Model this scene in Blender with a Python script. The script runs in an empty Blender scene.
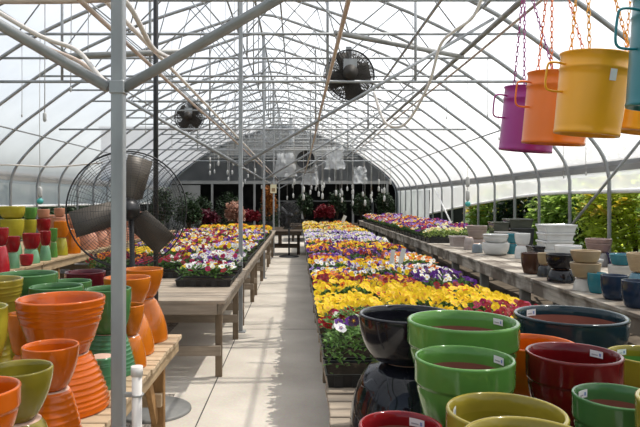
import bpy, math, random
from math import sin, cos, pi, radians as R
from mathutils import Vector as V, Matrix, Euler
random.seed(7)
C = bpy.context.scene.collection
EYE = 1.55
F = 600.0
# ---------------------------------------------------------------- mesh builder
class MB:
    def __init__(s): s.v=[]; s.f=[]; s.m=[]; s.s=[]
    def add(s, vs, fs, m=0, smooth=False):
        b=len(s.v); s.v.extend([tuple(p) for p in vs])
        for f in fs: s.f.append([i+b for i in f]); s.m.append(m); s.s.append(smooth)
    def box(s, c, d, m=0, rz=0, M=None):
        x,y,z=d[0]/2,d[1]/2,d[2]/2
        vs=[V(p) for p in ((-x,-y,-z),(x,-y,-z),(x,y,-z),(-x,y,-z),(-x,-y,z),(x,-y,z),(x,y,z),(-x,y,z))]
        if M is None: M=Matrix.Rotation(rz,3,'Z')
        vs=[M@p+V(c) for p in vs]
        s.add(vs,[(3,2,1,0),(4,5,6,7),(0,1,5,4),(1,2,6,5),(2,3,7,6),(3,0,4,7)],m)
    def beam(s, a, b, w, t, m=0, up=(0,0,1)):
        a=V(a); b=V(b); d=b-a; L=d.length; d.normalize()
        u=V(up)
        if abs(d.dot(u))>.98: u=V((0,1,0))
        sx=d.cross(u).normalized(); sz=sx.cross(d)
        M=Matrix((sx,d,sz)).transposed()
        s.box((a+b)/2,(w,L,t),m,M=M)
    def tube(s, pts, r, n=8, m=0, caps=True, closed=False):
        pts=[V(p) for p in pts]; k=len(pts); vs=[]; prev=None
        for i,p in enumerate(pts):
            if closed: d=pts[(i+1)%k]-pts[i-1]
            else: d=pts[min(i+1,k-1)]-pts[max(i-1,0)]
            d.normalize()
            if prev is None:
                u=V((0,0,1)) if abs(d.z)<.9 else V((1,0,0))
                x=d.cross(u).normalized()
            else:
                x=(prev-d*prev.dot(d)).normalized()
            prev=x; y=d.cross(x)
            rr=r[i] if isinstance(r,(list,tuple)) else r
            for j in range(n):
                a=2*pi*j/n; vs.append(p+x*(rr*cos(a))+y*(rr*sin(a)))
        fs=[]
        for i in range(k if closed else k-1):
            i2=(i+1)%k
            for j in range(n):
                j2=(j+1)%n
                fs.append((i*n+j,i*n+j2,i2*n+j2,i2*n+j))
        s.add(vs,fs,m,True)
        if caps and not closed:
            b=len(s.v)-k*n
            s.f.append([b+j for j in range(n)][::-1]); s.m.append(m); s.s.append(False)
            s.f.append([b+(k-1)*n+j for j in range(n)]); s.m.append(m); s.s.append(False)
    def lathe(s, prof, n=40, c=(0,0,0), M=None, sx=1.0, sy=1.0):
        # prof: list of (r,z,mat)
        c=V(c); vs=[]
        for (r,z,_) in prof:
            for j in range(n):
                a=2*pi*j/n; p=V((r*cos(a)*sx,r*sin(a)*sy,z))
                vs.append((M@p if M else p)+c)
        b=len(s.v); s.v.extend([tuple(p) for p in vs])
        for i in range(len(prof)-1):
            for j in range(n):
                j2=(j+1)%n
                s.f.append([b+i*n+j,b+i*n+j2,b+(i+1)*n+j2,b+(i+1)*n+j]); s.m.append(prof[i+1][2]); s.s.append(True)
    def ring(s, c, r, t, n=32, k=5, M=None, m=0):
        pts=[]
        for i in range(n):
            a=2*pi*i/n; p=V((r*cos(a),r*sin(a),0)); pts.append((M@p if M else p)+V(c))
        s.tube(pts,t,k,m,closed=True)
    def mesh(s, name, mats):
        me=bpy.data.meshes.new(name); me.from_pydata(s.v,[],s.f)
        for mt in (mats if isinstance(mats,(list,tuple)) else [mats]): me.materials.append(mt)
        me.polygons.foreach_set('material_index',s.m)
        me.polygons.foreach_set('use_smooth',s.s)
        me.validate(); me.update(); return me
    def build(s, name, mats, parent=None, loc=None, bevel=0):
        return link(name, s.mesh(name,mats), parent, loc, bevel)
def link(name, me, parent=None, loc=None, bevel=0):
    o=bpy.data.objects.new(name, me); C.objects.link(o)
    if parent: o.parent=parent
    if loc is not None: o.location=loc
    if bevel:
        b=o.modifiers.new('bevel','BEVEL'); b.width=bevel; b.segments=1; b.limit_method='ANGLE'
    return o
def tag(o, label, cat=None, group=None, kind=None):
    o['label']=label
    if cat: o['category']=cat
    if group: o['group']=group
    if kind: o['kind']=kind
    return o
def empty(name, loc, label, cat, group=None, rz=0, kind=None):
    o=bpy.data.objects.new(name,None); C.objects.link(o); o.location=loc; o.rotation_euler=(0,0,rz); o.empty_display_size=.05
    return tag(o,label,cat,group,kind)
ONES='zeroth first second third fourth fifth sixth seventh eighth ninth tenth eleventh twelfth thirteenth fourteenth fifteenth sixteenth seventeenth eighteenth nineteenth'.split()
TENS={2:('twenty','twentieth'),3:('thirty','thirtieth'),4:('forty','fortieth'),5:('fifty','fiftieth'),6:('sixty','sixtieth')}
def nth(n):
    if n<20: return ONES[n]
    t,u=divmod(n,10); return TENS[t][1] if u==0 else TENS[t][0]+'-'+ONES[u]
# ---------------------------------------------------------------- materials
def mat(name):
    m=bpy.data.materials.new(name); m.use_nodes=True
    nt=m.node_tree; return m,nt,nt.nodes['Principled BSDF']
def setin(b,k,v):
    if k in b.inputs: b.inputs[k].default_value=v
def basic(name, col, rough=.5, metal=0., spec=.5, var=.12, scale=6., bump=0., coat=0., stretch=None, sub=0.):
    m,nt,b=mat(name); N=nt.nodes; L=nt.links
    tc=N.new('ShaderNodeTexCoord'); no=N.new('ShaderNodeTexNoise'); no.inputs['Scale'].default_value=scale; no.inputs['Detail'].default_value=5
    if stretch:
        mp=N.new('ShaderNodeMapping'); mp.inputs['Scale'].default_value=stretch; L.new(tc.outputs['Object'],mp.inputs['Vector']); L.new(mp.outputs[0],no.inputs['Vector'])
    else: L.new(tc.outputs['Object'],no.inputs['Vector'])
    cr=N.new('ShaderNodeValToRGB'); e=cr.color_ramp.elements
    e[0].position=.3; e[1].position=.7
    e[0].color=tuple(c*(1-var) for c in col)+(1,); e[1].color=tuple(min(1,c*(1+var)) for c in col)+(1,)
    L.new(no.outputs['Fac'],cr.inputs[0]); L.new(cr.outputs[0],b.inputs['Base Color'])
    setin(b,'Roughness',rough); setin(b,'Metallic',metal); setin(b,'Specular IOR Level',spec); setin(b,'Coat Weight',coat); setin(b,'Coat Roughness',.06)
    if bump:
        bp=N.new('ShaderNodeBump'); bp.inputs['Strength'].default_value=bump; bp.inputs['Distance'].default_value=.01
        L.new(no.outputs['Fac'],bp.inputs['Height']); L.new(bp.outputs[0],b.inputs['Normal'])
    return m
def glaze(name, col, rough=.22, var=.14, scale=5., coat=.3):
    m=basic('glaze_'+name, tuple(c*.85 for c in col), rough, 0, .26, var, scale, 0.03, coat, stretch=(1,1,2.5))
    return m
def leafmat(name, col, var=.35, trans=.3):
    m,nt,b=mat(name); N=nt.nodes; L=nt.links
    g=N.new('ShaderNodeNewGeometry'); cr=N.new('ShaderNodeValToRGB'); e=cr.color_ramp.elements
    e[0].color=tuple(c*(1-var) for c in col)+(1,); e[1].color=tuple(min(1,c*(1+var)) for c in col)+(1,)
    L.new(g.outputs['Random Per Island'],cr.inputs[0]); L.new(cr.outputs[0],b.inputs['Base Color'])
    setin(b,'Roughness',.5); setin(b,'Specular IOR Level',.3)
    t=N.new('ShaderNodeBsdfTranslucent'); L.new(cr.outputs[0],t.inputs['Color'])
    mx=N.new('ShaderNodeMixShader'); mx.inputs[0].default_value=trans
    L.new(b.outputs[0],mx.inputs[1]); L.new(t.outputs[0],mx.inputs[2]); L.new(mx.outputs[0],N['Material Output'].inputs['Surface'])
    return m
def woodmat(name, col, axis, var=.3, rough=.8, dark=(.05,.04,.03), peel=None):
    m,nt,b=mat(name); N=nt.nodes; L=nt.links
    tc=N.new('ShaderNodeTexCoord'); mp=N.new('ShaderNodeMapping')
    sc=[14,14,14]; sc[axis]=1.1; mp.inputs['Scale'].default_value=sc
    L.new(tc.outputs['Object'],mp.inputs['Vector'])
    no=N.new('ShaderNodeTexNoise'); no.inputs['Scale'].default_value=2.2; no.inputs['Detail'].default_value=8; no.inputs['Roughness'].default_value=.65
    L.new(mp.outputs[0],no.inputs['Vector'])
    cr=N.new('ShaderNodeValToRGB'); e=cr.color_ramp.elements
    e[0].position=.28; e[0].color=tuple(c*(1-var)*.8 for c in col)+(1,); e[1].position=.68; e[1].color=tuple(min(1,c*(1+var*.5)) for c in col)+(1,)
    L.new(no.outputs['Fac'],cr.inputs[0])
    # blotchy weathering
    n2=N.new('ShaderNodeTexNoise'); n2.inputs['Scale'].default_value=3.5; n2.inputs['Detail'].default_value=6
    L.new(tc.outputs['Object'],n2.inputs['Vector'])
    r2=N.new('ShaderNodeValToRGB'); r2.color_ramp.elements[0].position=.42 if peel else .3; r2.color_ramp.elements[1].position=.58 if peel else .62
    L.new(n2.outputs['Fac'],r2.inputs[0])
    mx=N.new('ShaderNodeMix'); mx.data_type='RGBA'
    L.new(r2.outputs[0],mx.inputs['Factor'])
    mx.inputs[6].default_value=tuple(peel if peel else [c*.72 for c in col])+(1,)
    L.new(cr.outputs[0],mx.inputs[7])
    if peel:
        m2=N.new('ShaderNodeMix'); m2.data_type='RGBA'; m2.blend_type='MULTIPLY'; m2.inputs['Factor'].default_value=.6
        L.new(mx.outputs[2],m2.inputs[6]); L.new(no.outputs['Color'],m2.inputs[7])
        L.new(mx.outputs[2],b.inputs['Base Color'])
    else: L.new(mx.outputs[2],b.inputs['Base Color'])
    setin(b,'Roughness',rough); setin(b,'Specular IOR Level',.25)
    bp=N.new('ShaderNodeBump'); bp.inputs['Strength'].default_value=.35; bp.inputs['Distance'].default_value=.006
    L.new(no.outputs['Fac'],bp.inputs['Height']); L.new(bp.outputs[0],b.inputs['Normal'])
    return m
def filmmat(name, clear, col=(.93,.95,.97), dirt=.12, glossy=.04):
    m,nt,b=mat(name); N=nt.nodes; L=nt.links; N.remove(b)
    tc=N.new('ShaderNodeTexCoord'); no=N.new('ShaderNodeTexNoise'); no.inputs['Scale'].default_value=1.3; no.inputs['Detail'].default_value=6
    L.new(tc.outputs['Object'],no.inputs['Vector'])
    cr=N.new('ShaderNodeValToRGB'); e=cr.color_ramp.elements; e[0].position=.3; e[1].position=.7
    e[0].color=tuple(c*(1-dirt) for c in col)+(1,); e[1].color=tuple(col)+(1,)
    L.new(no.outputs['Fac'],cr.inputs[0])
    t=N.new('ShaderNodeBsdfTransparent'); t.inputs[0].default_value=(.97,.98,1,1)
    tl=N.new('ShaderNodeBsdfTranslucent'); df=N.new('ShaderNodeBsdfDiffuse')
    L.new(cr.outputs[0],tl.inputs[0]); L.new(cr.outputs[0],df.inputs[0])
    a=N.new('ShaderNodeMixShader'); a.inputs[0].default_value=.22; L.new(tl.outputs[0],a.inputs[1]); L.new(df.outputs[0],a.inputs[2])
    x=N.new('ShaderNodeMixShader'); x.inputs[0].default_value=1-clear; L.new(t.outputs[0],x.inputs[1]); L.new(a.outputs[0],x.inputs[2])
    L.new(x.outputs[0],N['Material Output'].inputs['Surface'])
    return m
def concrete():
    m,nt,b=mat('concrete'); N=nt.nodes; L=nt.links
    tc=N.new('ShaderNodeTexCoord'); n1=N.new('ShaderNodeTexNoise'); n1.inputs['Scale'].default_value=1.6; n1.inputs['Detail'].default_value=8
    n2=N.new('ShaderNodeTexNoise'); n2.inputs['Scale'].default_value=60; n2.inputs['Detail'].default_value=3
    for n in (n1,n2): L.new(tc.outputs['Object'],n.inputs['Vector'])
    cr=N.new('ShaderNodeValToRGB'); e=cr.color_ramp.elements; e[0].position=.3; e[0].color=(.52,.47,.40,1); e[1].position=.7; e[1].color=(.70,.645,.56,1)
    L.new(n1.outputs['Fac'],cr.inputs[0])
    mx=N.new('ShaderNodeMix'); mx.data_type='RGBA'; mx.blend_type='OVERLAY'; mx.inputs['Factor'].default_value=.25
    L.new(cr.outputs[0],mx.inputs[6]); L.new(n2.outputs['Color'],mx.inputs[7])
    L.new(mx.outputs[2],b.inputs['Base Color']); setin(b,'Roughness',.85)
    bp=N.new('ShaderNodeBump'); bp.inputs['Strength'].default_value=.15; bp.inputs['Distance'].default_value=.005; L.new(n2.outputs['Fac'],bp.inputs['Height']); L.new(bp.outputs[0],b.inputs['Normal'])
    return m
def gravel():
    m,nt,b=mat('gravel'); N=nt.nodes; L=nt.links
    tc=N.new('ShaderNodeTexCoord'); vo=N.new('ShaderNodeTexVoronoi'); vo.inputs['Scale'].default_value=38
    L.new(tc.outputs['Object'],vo.inputs['Vector'])
    cr=N.new('ShaderNodeValToRGB'); e=cr.color_ramp.elements; e[0].color=(.12,.10,.085,1); e[1].color=(.42,.38,.33,1)
    sp=N.new('ShaderNodeSeparateColor'); L.new(vo.outputs['Color'],sp.inputs[0]); L.new(sp.outputs[0],cr.inputs[0])
    L.new(cr.outputs[0],b.inputs['Base Color']); setin(b,'Roughness',.9)
    bp=N.new('ShaderNodeBump'); bp.inputs['Distance'].default_value=.02; bp.invert=True; L.new(vo.outputs['Distance'],bp.inputs['Height']); L.new(bp.outputs[0],b.inputs['Normal'])
    return m
galv=basic('galvanized_steel',(.33,.345,.355),.45,.35,.5,.18,9,0,stretch=(1,1,.3))
rustpipe=basic('dull_steel',(.30,.30,.29),.5,.35,.5,.2,8)
blackm=basic('black_metal',(.022,.022,.024),.38,.2,.5,.2,6)
fanwire=basic('dark_wire',(.05,.05,.05),.4,.6,.5,.1,6)
hafm=basic('dusty_black',(.045,.04,.035),.6,.2,.4,.2,8)
blade_m=basic('brown_blade',(.10,.085,.07),.45,.2,.5,.15,5)
pvc=basic('white_pvc',(.72,.68,.64),.35,0,.5,.08,3)
pinkpvc=basic('stained_pvc',(.56,.45,.38),.45,0,.4,.25,4)
whitep=basic('white_plastic',(.8,.8,.78),.35,0,.5,.06,4)
cordm=basic('white_cord',(.42,.41,.39),.7,0,.3,.1,6)
weightm=basic('grey_plastic',(.45,.45,.43),.4,0,.5,.06,4)
tealp=basic('teal_plastic',(.06,.36,.33),.3,0,.5,.1,4)
blackp=basic('black_plastic',(.012,.013,.014),.4,0,.5,.2,8)
board=basic('gray_board',(.27,.27,.26),.6,.1,.4,.12,2,stretch=(1,.2,1))
kneem=basic('dark_joint_shade_wall',(.075,.072,.065),.8,0,.3,.25,2)
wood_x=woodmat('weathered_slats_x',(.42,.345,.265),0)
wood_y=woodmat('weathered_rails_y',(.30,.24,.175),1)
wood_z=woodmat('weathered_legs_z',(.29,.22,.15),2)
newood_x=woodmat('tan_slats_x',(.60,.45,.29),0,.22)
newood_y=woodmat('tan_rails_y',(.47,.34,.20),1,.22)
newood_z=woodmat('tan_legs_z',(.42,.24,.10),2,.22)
paint_y=woodmat('peeling_boards_y',(.50,.45,.38),1,.25,.8,peel=(.17,.14,.11))
paint_z=woodmat('gray_posts_z',(.34,.33,.30),2,.25,.8)
darkwood=woodmat('dark_wood',(.09,.065,.045),0,.3)
darkf=basic('dark_floor',(.085,.07,.055),.95,0,.1,.35,5); conc=concrete(); grav=gravel()
film=filmmat('poly_film',.42); curtainm=filmmat('white_curtain',.30,(.92,.93,.93),.1); gablem=filmmat('gable_film',.36,(.74,.77,.79),.3)
sheetm=filmmat('clear_sheet',.35,(.85,.87,.88),.1)
bisque=basic('bisque_pink',(.62,.42,.33),.8,0,.3,.1,9)
terra_in=basic('bisque_red',(.22,.075,.05),.75,0,.3,.12,7)
G={}
for n,c in dict(orange=(.64,.125,.006),amber=(.62,.17,.012),green=(.07,.19,.06),leafgreen=(.11,.28,.055),celadon=(.17,.37,.20),olive=(.27,.22,.022),lime=(.41,.35,.032),
    red=(.27,.012,.016),crimson=(.42,.02,.03),maroon=(.11,.010,.018),oxblood=(.15,.007,.008),black=(.010,.010,.014),navy=(.018,.035,.07),bluegreen=(.012,.032,.042),teal=(.035,.20,.25),white=(.72,.73,.72),offwhite=(.60,.58,.54),
    gray=(.33,.32,.31),taupe=(.34,.27,.235),mauve=(.42,.36,.34),slate=(.24,.29,.33),charcoal=(.05,.052,.055),brown=(.075,.036,.025),tan=(.42,.31,.18),pink=(.62,.46,.42),pinkbrown=(.30,.20,.175),terracotta=(.56,.25,.15),moss=(.10,.105,.085),mustard=(.31,.245,.03),
    seagreen=(.07,.21,.10),skyblue=(.12,.26,.34),purpleblue=(.06,.05,.15)).items():
    G[n]=glaze(n,c,*( (.3,.2) if n in('tan','offwhite','taupe','mauve','gray','terracotta','pinkbrown') else (.11,.14)))
G['relief']=glaze('relief',(.010,.011,.016),.10)
_nt=G['relief'].node_tree; _w=_nt.nodes.new('ShaderNodeTexWave'); _w.inputs['Scale'].default_value=5; _w.inputs['Distortion'].default_value=9; _w.inputs['Detail'].default_value=1.5; _w.inputs['Detail Scale'].default_value=1.2
_tc=_nt.nodes.new('ShaderNodeTexCoord'); _nt.links.new(_tc.outputs['Object'],_w.inputs['Vector'])
_cr=_nt.nodes.new('ShaderNodeValToRGB'); _cr.color_ramp.elements[0].position=.80; _cr.color_ramp.elements[1].position=.92; _nt.links.new(_w.outputs['Fac'],_cr.inputs[0])
_bp=_nt.nodes.new('ShaderNodeBump'); _bp.inputs['Strength'].default_value=.6; _bp.inputs['Distance'].default_value=.006; _nt.links.new(_cr.outputs[0],_bp.inputs['Height']); _nt.links.new(_bp.outputs[0],_nt.nodes['Principled BSDF'].inputs['Normal'])
tin={n:basic('enamel_'+n,c,.33,.1,.5,.05,3,0,.35) for n,c in dict(purple=(.36,.022,.24),orange=(.88,.20,.012),yellow=(.95,.43,.015),teal=(.01,.20,.24)).items()}
# ---------------------------------------------------------------- camera, light, world
sc=bpy.context.scene
cam=bpy.data.cameras.new('camera'); co=bpy.data.objects.new('camera',cam); C.objects.link(co); sc.camera=co
co.location=(0,0,EYE); co.rotation_euler=(pi/2,0,0); cam.sensor_width=36; cam.lens=36*F/640
cam.shift_x=22/640; cam.shift_y=-13.5/640; cam.clip_start=.05; cam.clip_end=300
w=bpy.data.worlds.new('world'); sc.world=w; w.use_nodes=True
bg=w.node_tree.nodes['Background']
st=w.node_tree.nodes.new('ShaderNodeTexSky'); st.sky_type='NISHITA'; st.sun_disc=False; st.sun_elevation=R(55); st.sun_rotation=R(60); st.air_density=1.2; st.dust_density=2.5; st.altitude=100
hs=w.node_tree.nodes.new('ShaderNodeHueSaturation'); hs.inputs['Saturation'].default_value=.7
w.node_tree.links.new(st.outputs[0],hs.inputs['Color']); w.node_tree.links.new(hs.outputs[0],bg.inputs['Color']); bg.inputs['Strength'].default_value=.27
sl=bpy.data.lights.new('sun','SUN'); so=bpy.data.objects.new('sun',sl); C.objects.link(so); sl.energy=10.5; sl.angle=R(.9); sl.color=(1,.94,.84)
SUN=V((.42,.16,.89)).normalized()
so.rotation_euler=SUN.to_track_quat('Z','Y').to_euler(); so.location=(6,4,14)
sc.view_settings.view_transform='Standard'; sc.view_settings.look='None'; sc.view_settings.gamma=1; sc.view_settings.exposure=-0.68
sc.cycles.use_denoising=True
sc.cycles.transparent_max_bounces=16

# ---------------------------------------------------------------- setting
RX=-.7; HW=4.98; YE=26.25
def struct(o,label): return tag(o,label,kind='structure')
m=MB(); m.add([(.45,-2,0),(4.3,-2,0),(4.3,YE,0),(.45,YE,0)],[(0,1,2,3)]); struct(m.build('floor_dark',darkf),'dark floor under the middle and right benches')  # plain dark tone from the path edge to the right wall
m=MB(); m.add([(-.98,-2,0),(.45,-2,0),(.45,YE,0),(-1.5,YE,0),(-1.5,4.8,0),(-.98,4.8,0)],[(0,1,2,3,4,5)]); struct(m.build('floor',conc),'pale worn concrete floor and path')
m=MB(); m.add([(-5.72,-2,0),(-.98,-2,0),(-.98,4.8,0),(-1.5,4.8,0),(-1.5,YE,0),(-5.72,YE,0)],[(0,1,2,3,4,5)]); struct(m.build('floor_gravel',grav),'gravel floor under the left benches')
m=MB()
for y in (7.2,14.4): m.box((-.15,y,.0012),(1.1,.007,.002))
m.box((-.70,8,.0012),(.009,20,.002)); struct(m.build('trim_floor_joints',kneem),'dark joints cut in the concrete path')
grass=basic('grass_ground',(.06,.10,.03),.9,0,.2,.4,3)
m=MB(); m.add([(-40,-15,-.06),(40,-15,-.06),(40,70,-.06),(-40,70,-.06)],[(0,1,2,3)]); struct(m.build('ground',grass),'grass ground outside the greenhouse')
# hoop profile
pr=[(0,4.85),(1,4.58),(2,4.23),(2.84,3.84),(3.35,3.53),(3.8,3.2),(4.3,2.82),(4.68,2.45),(4.9,2.14),(4.98,1.85)]
def smooth(p,k=4):
    o=[]
    for i in range(len(p)-1):
        a=p[max(i-1,0)] if i>0 else (-p[1][0],p[1][1]); b=p[i]; c=p[i+1]; d=p[min(i+2,len(p)-1)]
        for j in range(k):
            t=j/k
            o.append(tuple(.5*((2*b[q])+(-a[q]+c[q])*t+(2*a[q]-5*b[q]+4*c[q]-d[q])*t*t+(-a[q]+3*b[q]-3*c[q]+d[q])*t**3) for q in (0,1)))
    o.append(p[-1]); return o
half=smooth(pr)
arc=[(-u,z) for u,z in half[::-1]]+half[1:]
def zroof(X):
    u=abs(X-RX)
    for a,b in zip(half,half[1:]):
        if a[0]<=u<=b[0]: return a[1]+(b[1]-a[1])*(u-a[0])/(b[0]-a[0]+1e-9)
    return 1.9
def uroof(z):
    for a,b in zip(half,half[1:]):
        if b[1]<=z<=a[1]: return a[0]+(b[0]-a[0])*(a[1]-z)/(a[1]-b[1]+1e-9)
    return HW
# film roof
m=MB(); ys=[-2.5+i*1.2 for i in range(25)]; ys[-1]=YE+.05
vs=[]
for i,y in enumerate(ys):
    for (u,z) in arc:
        k=1.012; vs.append((RX+u*k, y, z+.035))
n=len(arc); fs=[(i*n+j,i*n+j+1,(i+1)*n+j+1,(i+1)*n+j) for i in range(len(ys)-1) for j in range(n-1)]
m.add(vs,fs,0,True); struct(m.build('ceiling',film),'translucent white plastic film over the arched ribs')
hoopY=[2.25+1.2*k for k in range(-3,21)]
for i,y in enumerate(hoopY):
    mainf=((i-3)%4==0)
    m=MB(); pts=[(RX-HW,y,-.02)]+[(RX+u,y,z) for u,z in arc]+[(RX+HW,y,-.02)]
    m.tube(pts,.027 if not mainf else .029,8)
    u=uroof(3.5); m.tube([(RX-u,y,3.5),(RX+u,y,3.5)],.017,6)
    m.tube([(RX,y,3.5),(RX,y,4.82)],.012,6)
    for s in (-1,1):
        m.tube([(RX+s*.05,y,4.75),(RX+s*1.3,y,3.5)],.009,5)
        m.tube([(RX+s*1.3,y,3.5),(RX+s*2.1,y,zroof(RX+s*2.1)-.02)],.009,5)
        m.tube([(RX+s*1.3,y,3.5),(RX+s*1.0,y,zroof(RX+s*1.0)-.02)],.009,5)
        m.tube([(RX+s*2.6,y,3.5),(RX+s*2.1,y,zroof(RX+s*2.1)-.02)],.009,5)
        m.tube([(RX+s*.1,y,3.5),(RX+s*1.0,y,zroof(RX+s*1.0)-.02)],.009,5)
    struct(m.build('trim_roof_rib',galv),'galvanized arched roof rib with collar tie, %s from the front'%nth(i+1))
posts=[2.25+4.8*k for k in range(5)]
for i,y in enumerate(posts):
    m=MB(); m.box((-.673,y,zroof(-.68)/2-.02),(.046,.046,zroof(-.68)-.02))
    m.box((-.673,y,1.97),(.056,.056,.05)); m.box((-.673,y,.006),(.12,.12,.012))
    o=m.build('support_post',galv,bevel=.004); tag(o,'square galvanized support post on the left of the path, %s from the front'%nth(i+1),'post','support posts along the path')
    for s in (-1,1):
        m=MB(); t=2.98 if s>0 else 2.95
        m.tube([(-.68+s*.03,y,1.97),(-.68+s*t,y,1.97+.575*t)],.0205 if i==0 else .019,8)
        o=m.build('knee_brace',galv,); tag(o,'long slanting brace pipe rising to the %s from the %s post'%('right' if s>0 else 'left',nth(i+1)),'brace','slanting roof braces')
    m=MB(); u=uroof(2.95); m.tube([(RX-u+.1,y+.046,2.95),(RX+u-.1,y+.046,2.95)],.018,8)
    o=m.build('tie_pipe',galv)
    for s in (-1,1):
        for q in (2.09,1.05):
            X=RX+s*q; m=MB(); m.tube([(X,y+.046,2.95),(X,y+.046,zroof(X)-.02)],.017,8); m.build('hanger',galv,o)
    tag(o,'level tie pipe across the house at the %s post'%nth(i+1),'beam','level tie pipes')
# purlins
def purlin(X,Z,r,label,mt=galv,y0=-1.3,y1=YE,nm='trim_purlin'):
    m=MB(); m.tube([(X,y0,Z),(X,y1,Z)],r,8); struct(m.build(nm,mt),label)
purlin(RX,4.80,.022,'ridge purlin pipe')
purlin(RX-.42,4.70,.016,'purlin pipe just left of the ridge'); purlin(RX+.42,4.70,.016,'purlin pipe just right of the ridge')
for s,nm in ((-1,'left'),(1,'right')):
    purlin(RX+s*2.84,3.80,.016,'%s mid roof purlin'%nm); purlin(RX+s*4.3,2.79,.014,'%s low roof purlin'%nm)
purlin(2.12,3.44,.030,'thick grey pipe under the right roof slope',rustpipe)
# side rail boards, added dark kneewalls, curtains
for s,nm in ((-1,'left'),(1,'right')):
    X=RX+s*(HW+.01)
    m=MB(); m.box((X+s*.035,(YE-2)/2,2.03),(.03,YE+2,.17)); struct(m.build('trim_rail_'+nm,board),'grey rail board along the %s side wall'%nm)
    m=MB(); m.box((X+s*.045,(YE-2)/2,.36),(.04,YE+2,.72)); struct(m.build('added_shade_wall_'+nm,kneem),'dark low wall added to shade under the benches along the %s side'%nm)  # low wall added so the space under the benches stays dark
def curtain(X,zfun,y0,y1,label,nm):
    m=MB(); ny=90; nz=6; vs=[]
    for i in range(ny+1):
        y=y0+(y1-y0)*i/ny; zb=zfun(y)
        for j in range(nz+1):
            t=j/nz; z=1.98+(zb-1.98)*t
            vs.append((X+.018*sin(y*5.2+t*2)*t+.01*sin(y*13),y,z))
    m.add(vs,[(i*(nz+1)+j,i*(nz+1)+j+1,(i+1)*(nz+1)+j+1,(i+1)*(nz+1)+j) for i in range(ny) for j in range(nz)],0,True)
    o=m.build(nm,curtainm); 
    r=MB(); r.tube([(X,y0+(y1-y0)*i/30,zfun(y0+(y1-y0)*i/30)) for i in range(31)],.03,8); 
    q=r.build('roll_pipe',curtainm if False else whitep,o)
    return tag(o,label,'curtain')
def zr(y):
    if y<10.5: return 1.67
    t=(y-10.5)/8.5; return 1.66-.50*t**1.25
curtain(RX+HW+.075,zr,-1.5,19.8,'white plastic roll-up side curtain on the right wall','side_curtain')
curtain(RX-HW-.075,lambda y:1.42,-1.5,24.5,'white plastic roll-up side curtain on the left wall','side_curtain')
# clear end panel right wall far
m=MB(); m.add([(RX+HW+.07,19.9,.7),(RX+HW+.07,YE,.7),(RX+HW+.07,YE,1.98),(RX+HW+.07,19.9,1.98)],[(0,1,2,3)]); struct(m.build('wall_right',gablem),'hazy plastic panel at the far end of the right wall')
# end gable with an opening
m=MB()
vs=[(RX+u,YE,max(z,2.32)) for u,z in arc if z>2.32]
u0=uroof(2.32)
allp=[(RX-u0,YE,2.32)]+vs+[(RX+u0,YE,2.32)]
m.add(allp,[tuple(range(len(allp)))])
struct(m.build('wall_end',gablem),'hazy plastic gable at the far end')
m=MB(); m.box((RX,YE-.03,2.32),(2*u0,.06,.14)); 
for x in (-5.3,-3.75,-1.9,.2,2.4,3.9): m.box((x,YE-.03,1.13),(.09,.08,2.26))
m.box((RX,YE-.03,3.4),(6.6,.05,.07))
for x in (-3,-1.9,-.7,.5,1.6): m.box((x,YE-.03,(2.3+zroof(x))/2),(.05,.05,zroof(x)-2.3))
struct(m.build('trim_end_frame',board),'pale header and posts of the far end wall')
m=MB(); m.box((-4.95,YE-.0,1.1),(1.35,.03,2.2)); struct(m.build('wall_end_panel',board),'pale panel left of the dark doorway')
# dark packing shed beyond
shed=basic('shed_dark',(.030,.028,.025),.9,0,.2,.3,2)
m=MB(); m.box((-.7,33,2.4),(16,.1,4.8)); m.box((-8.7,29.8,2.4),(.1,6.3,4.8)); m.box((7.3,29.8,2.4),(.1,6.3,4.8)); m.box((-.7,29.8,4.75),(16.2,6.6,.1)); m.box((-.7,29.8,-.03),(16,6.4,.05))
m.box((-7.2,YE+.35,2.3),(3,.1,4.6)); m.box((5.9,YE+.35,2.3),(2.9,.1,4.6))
struct(m.build('wall_shed',shed),'dark packing shed beyond the far doorway')

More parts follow.
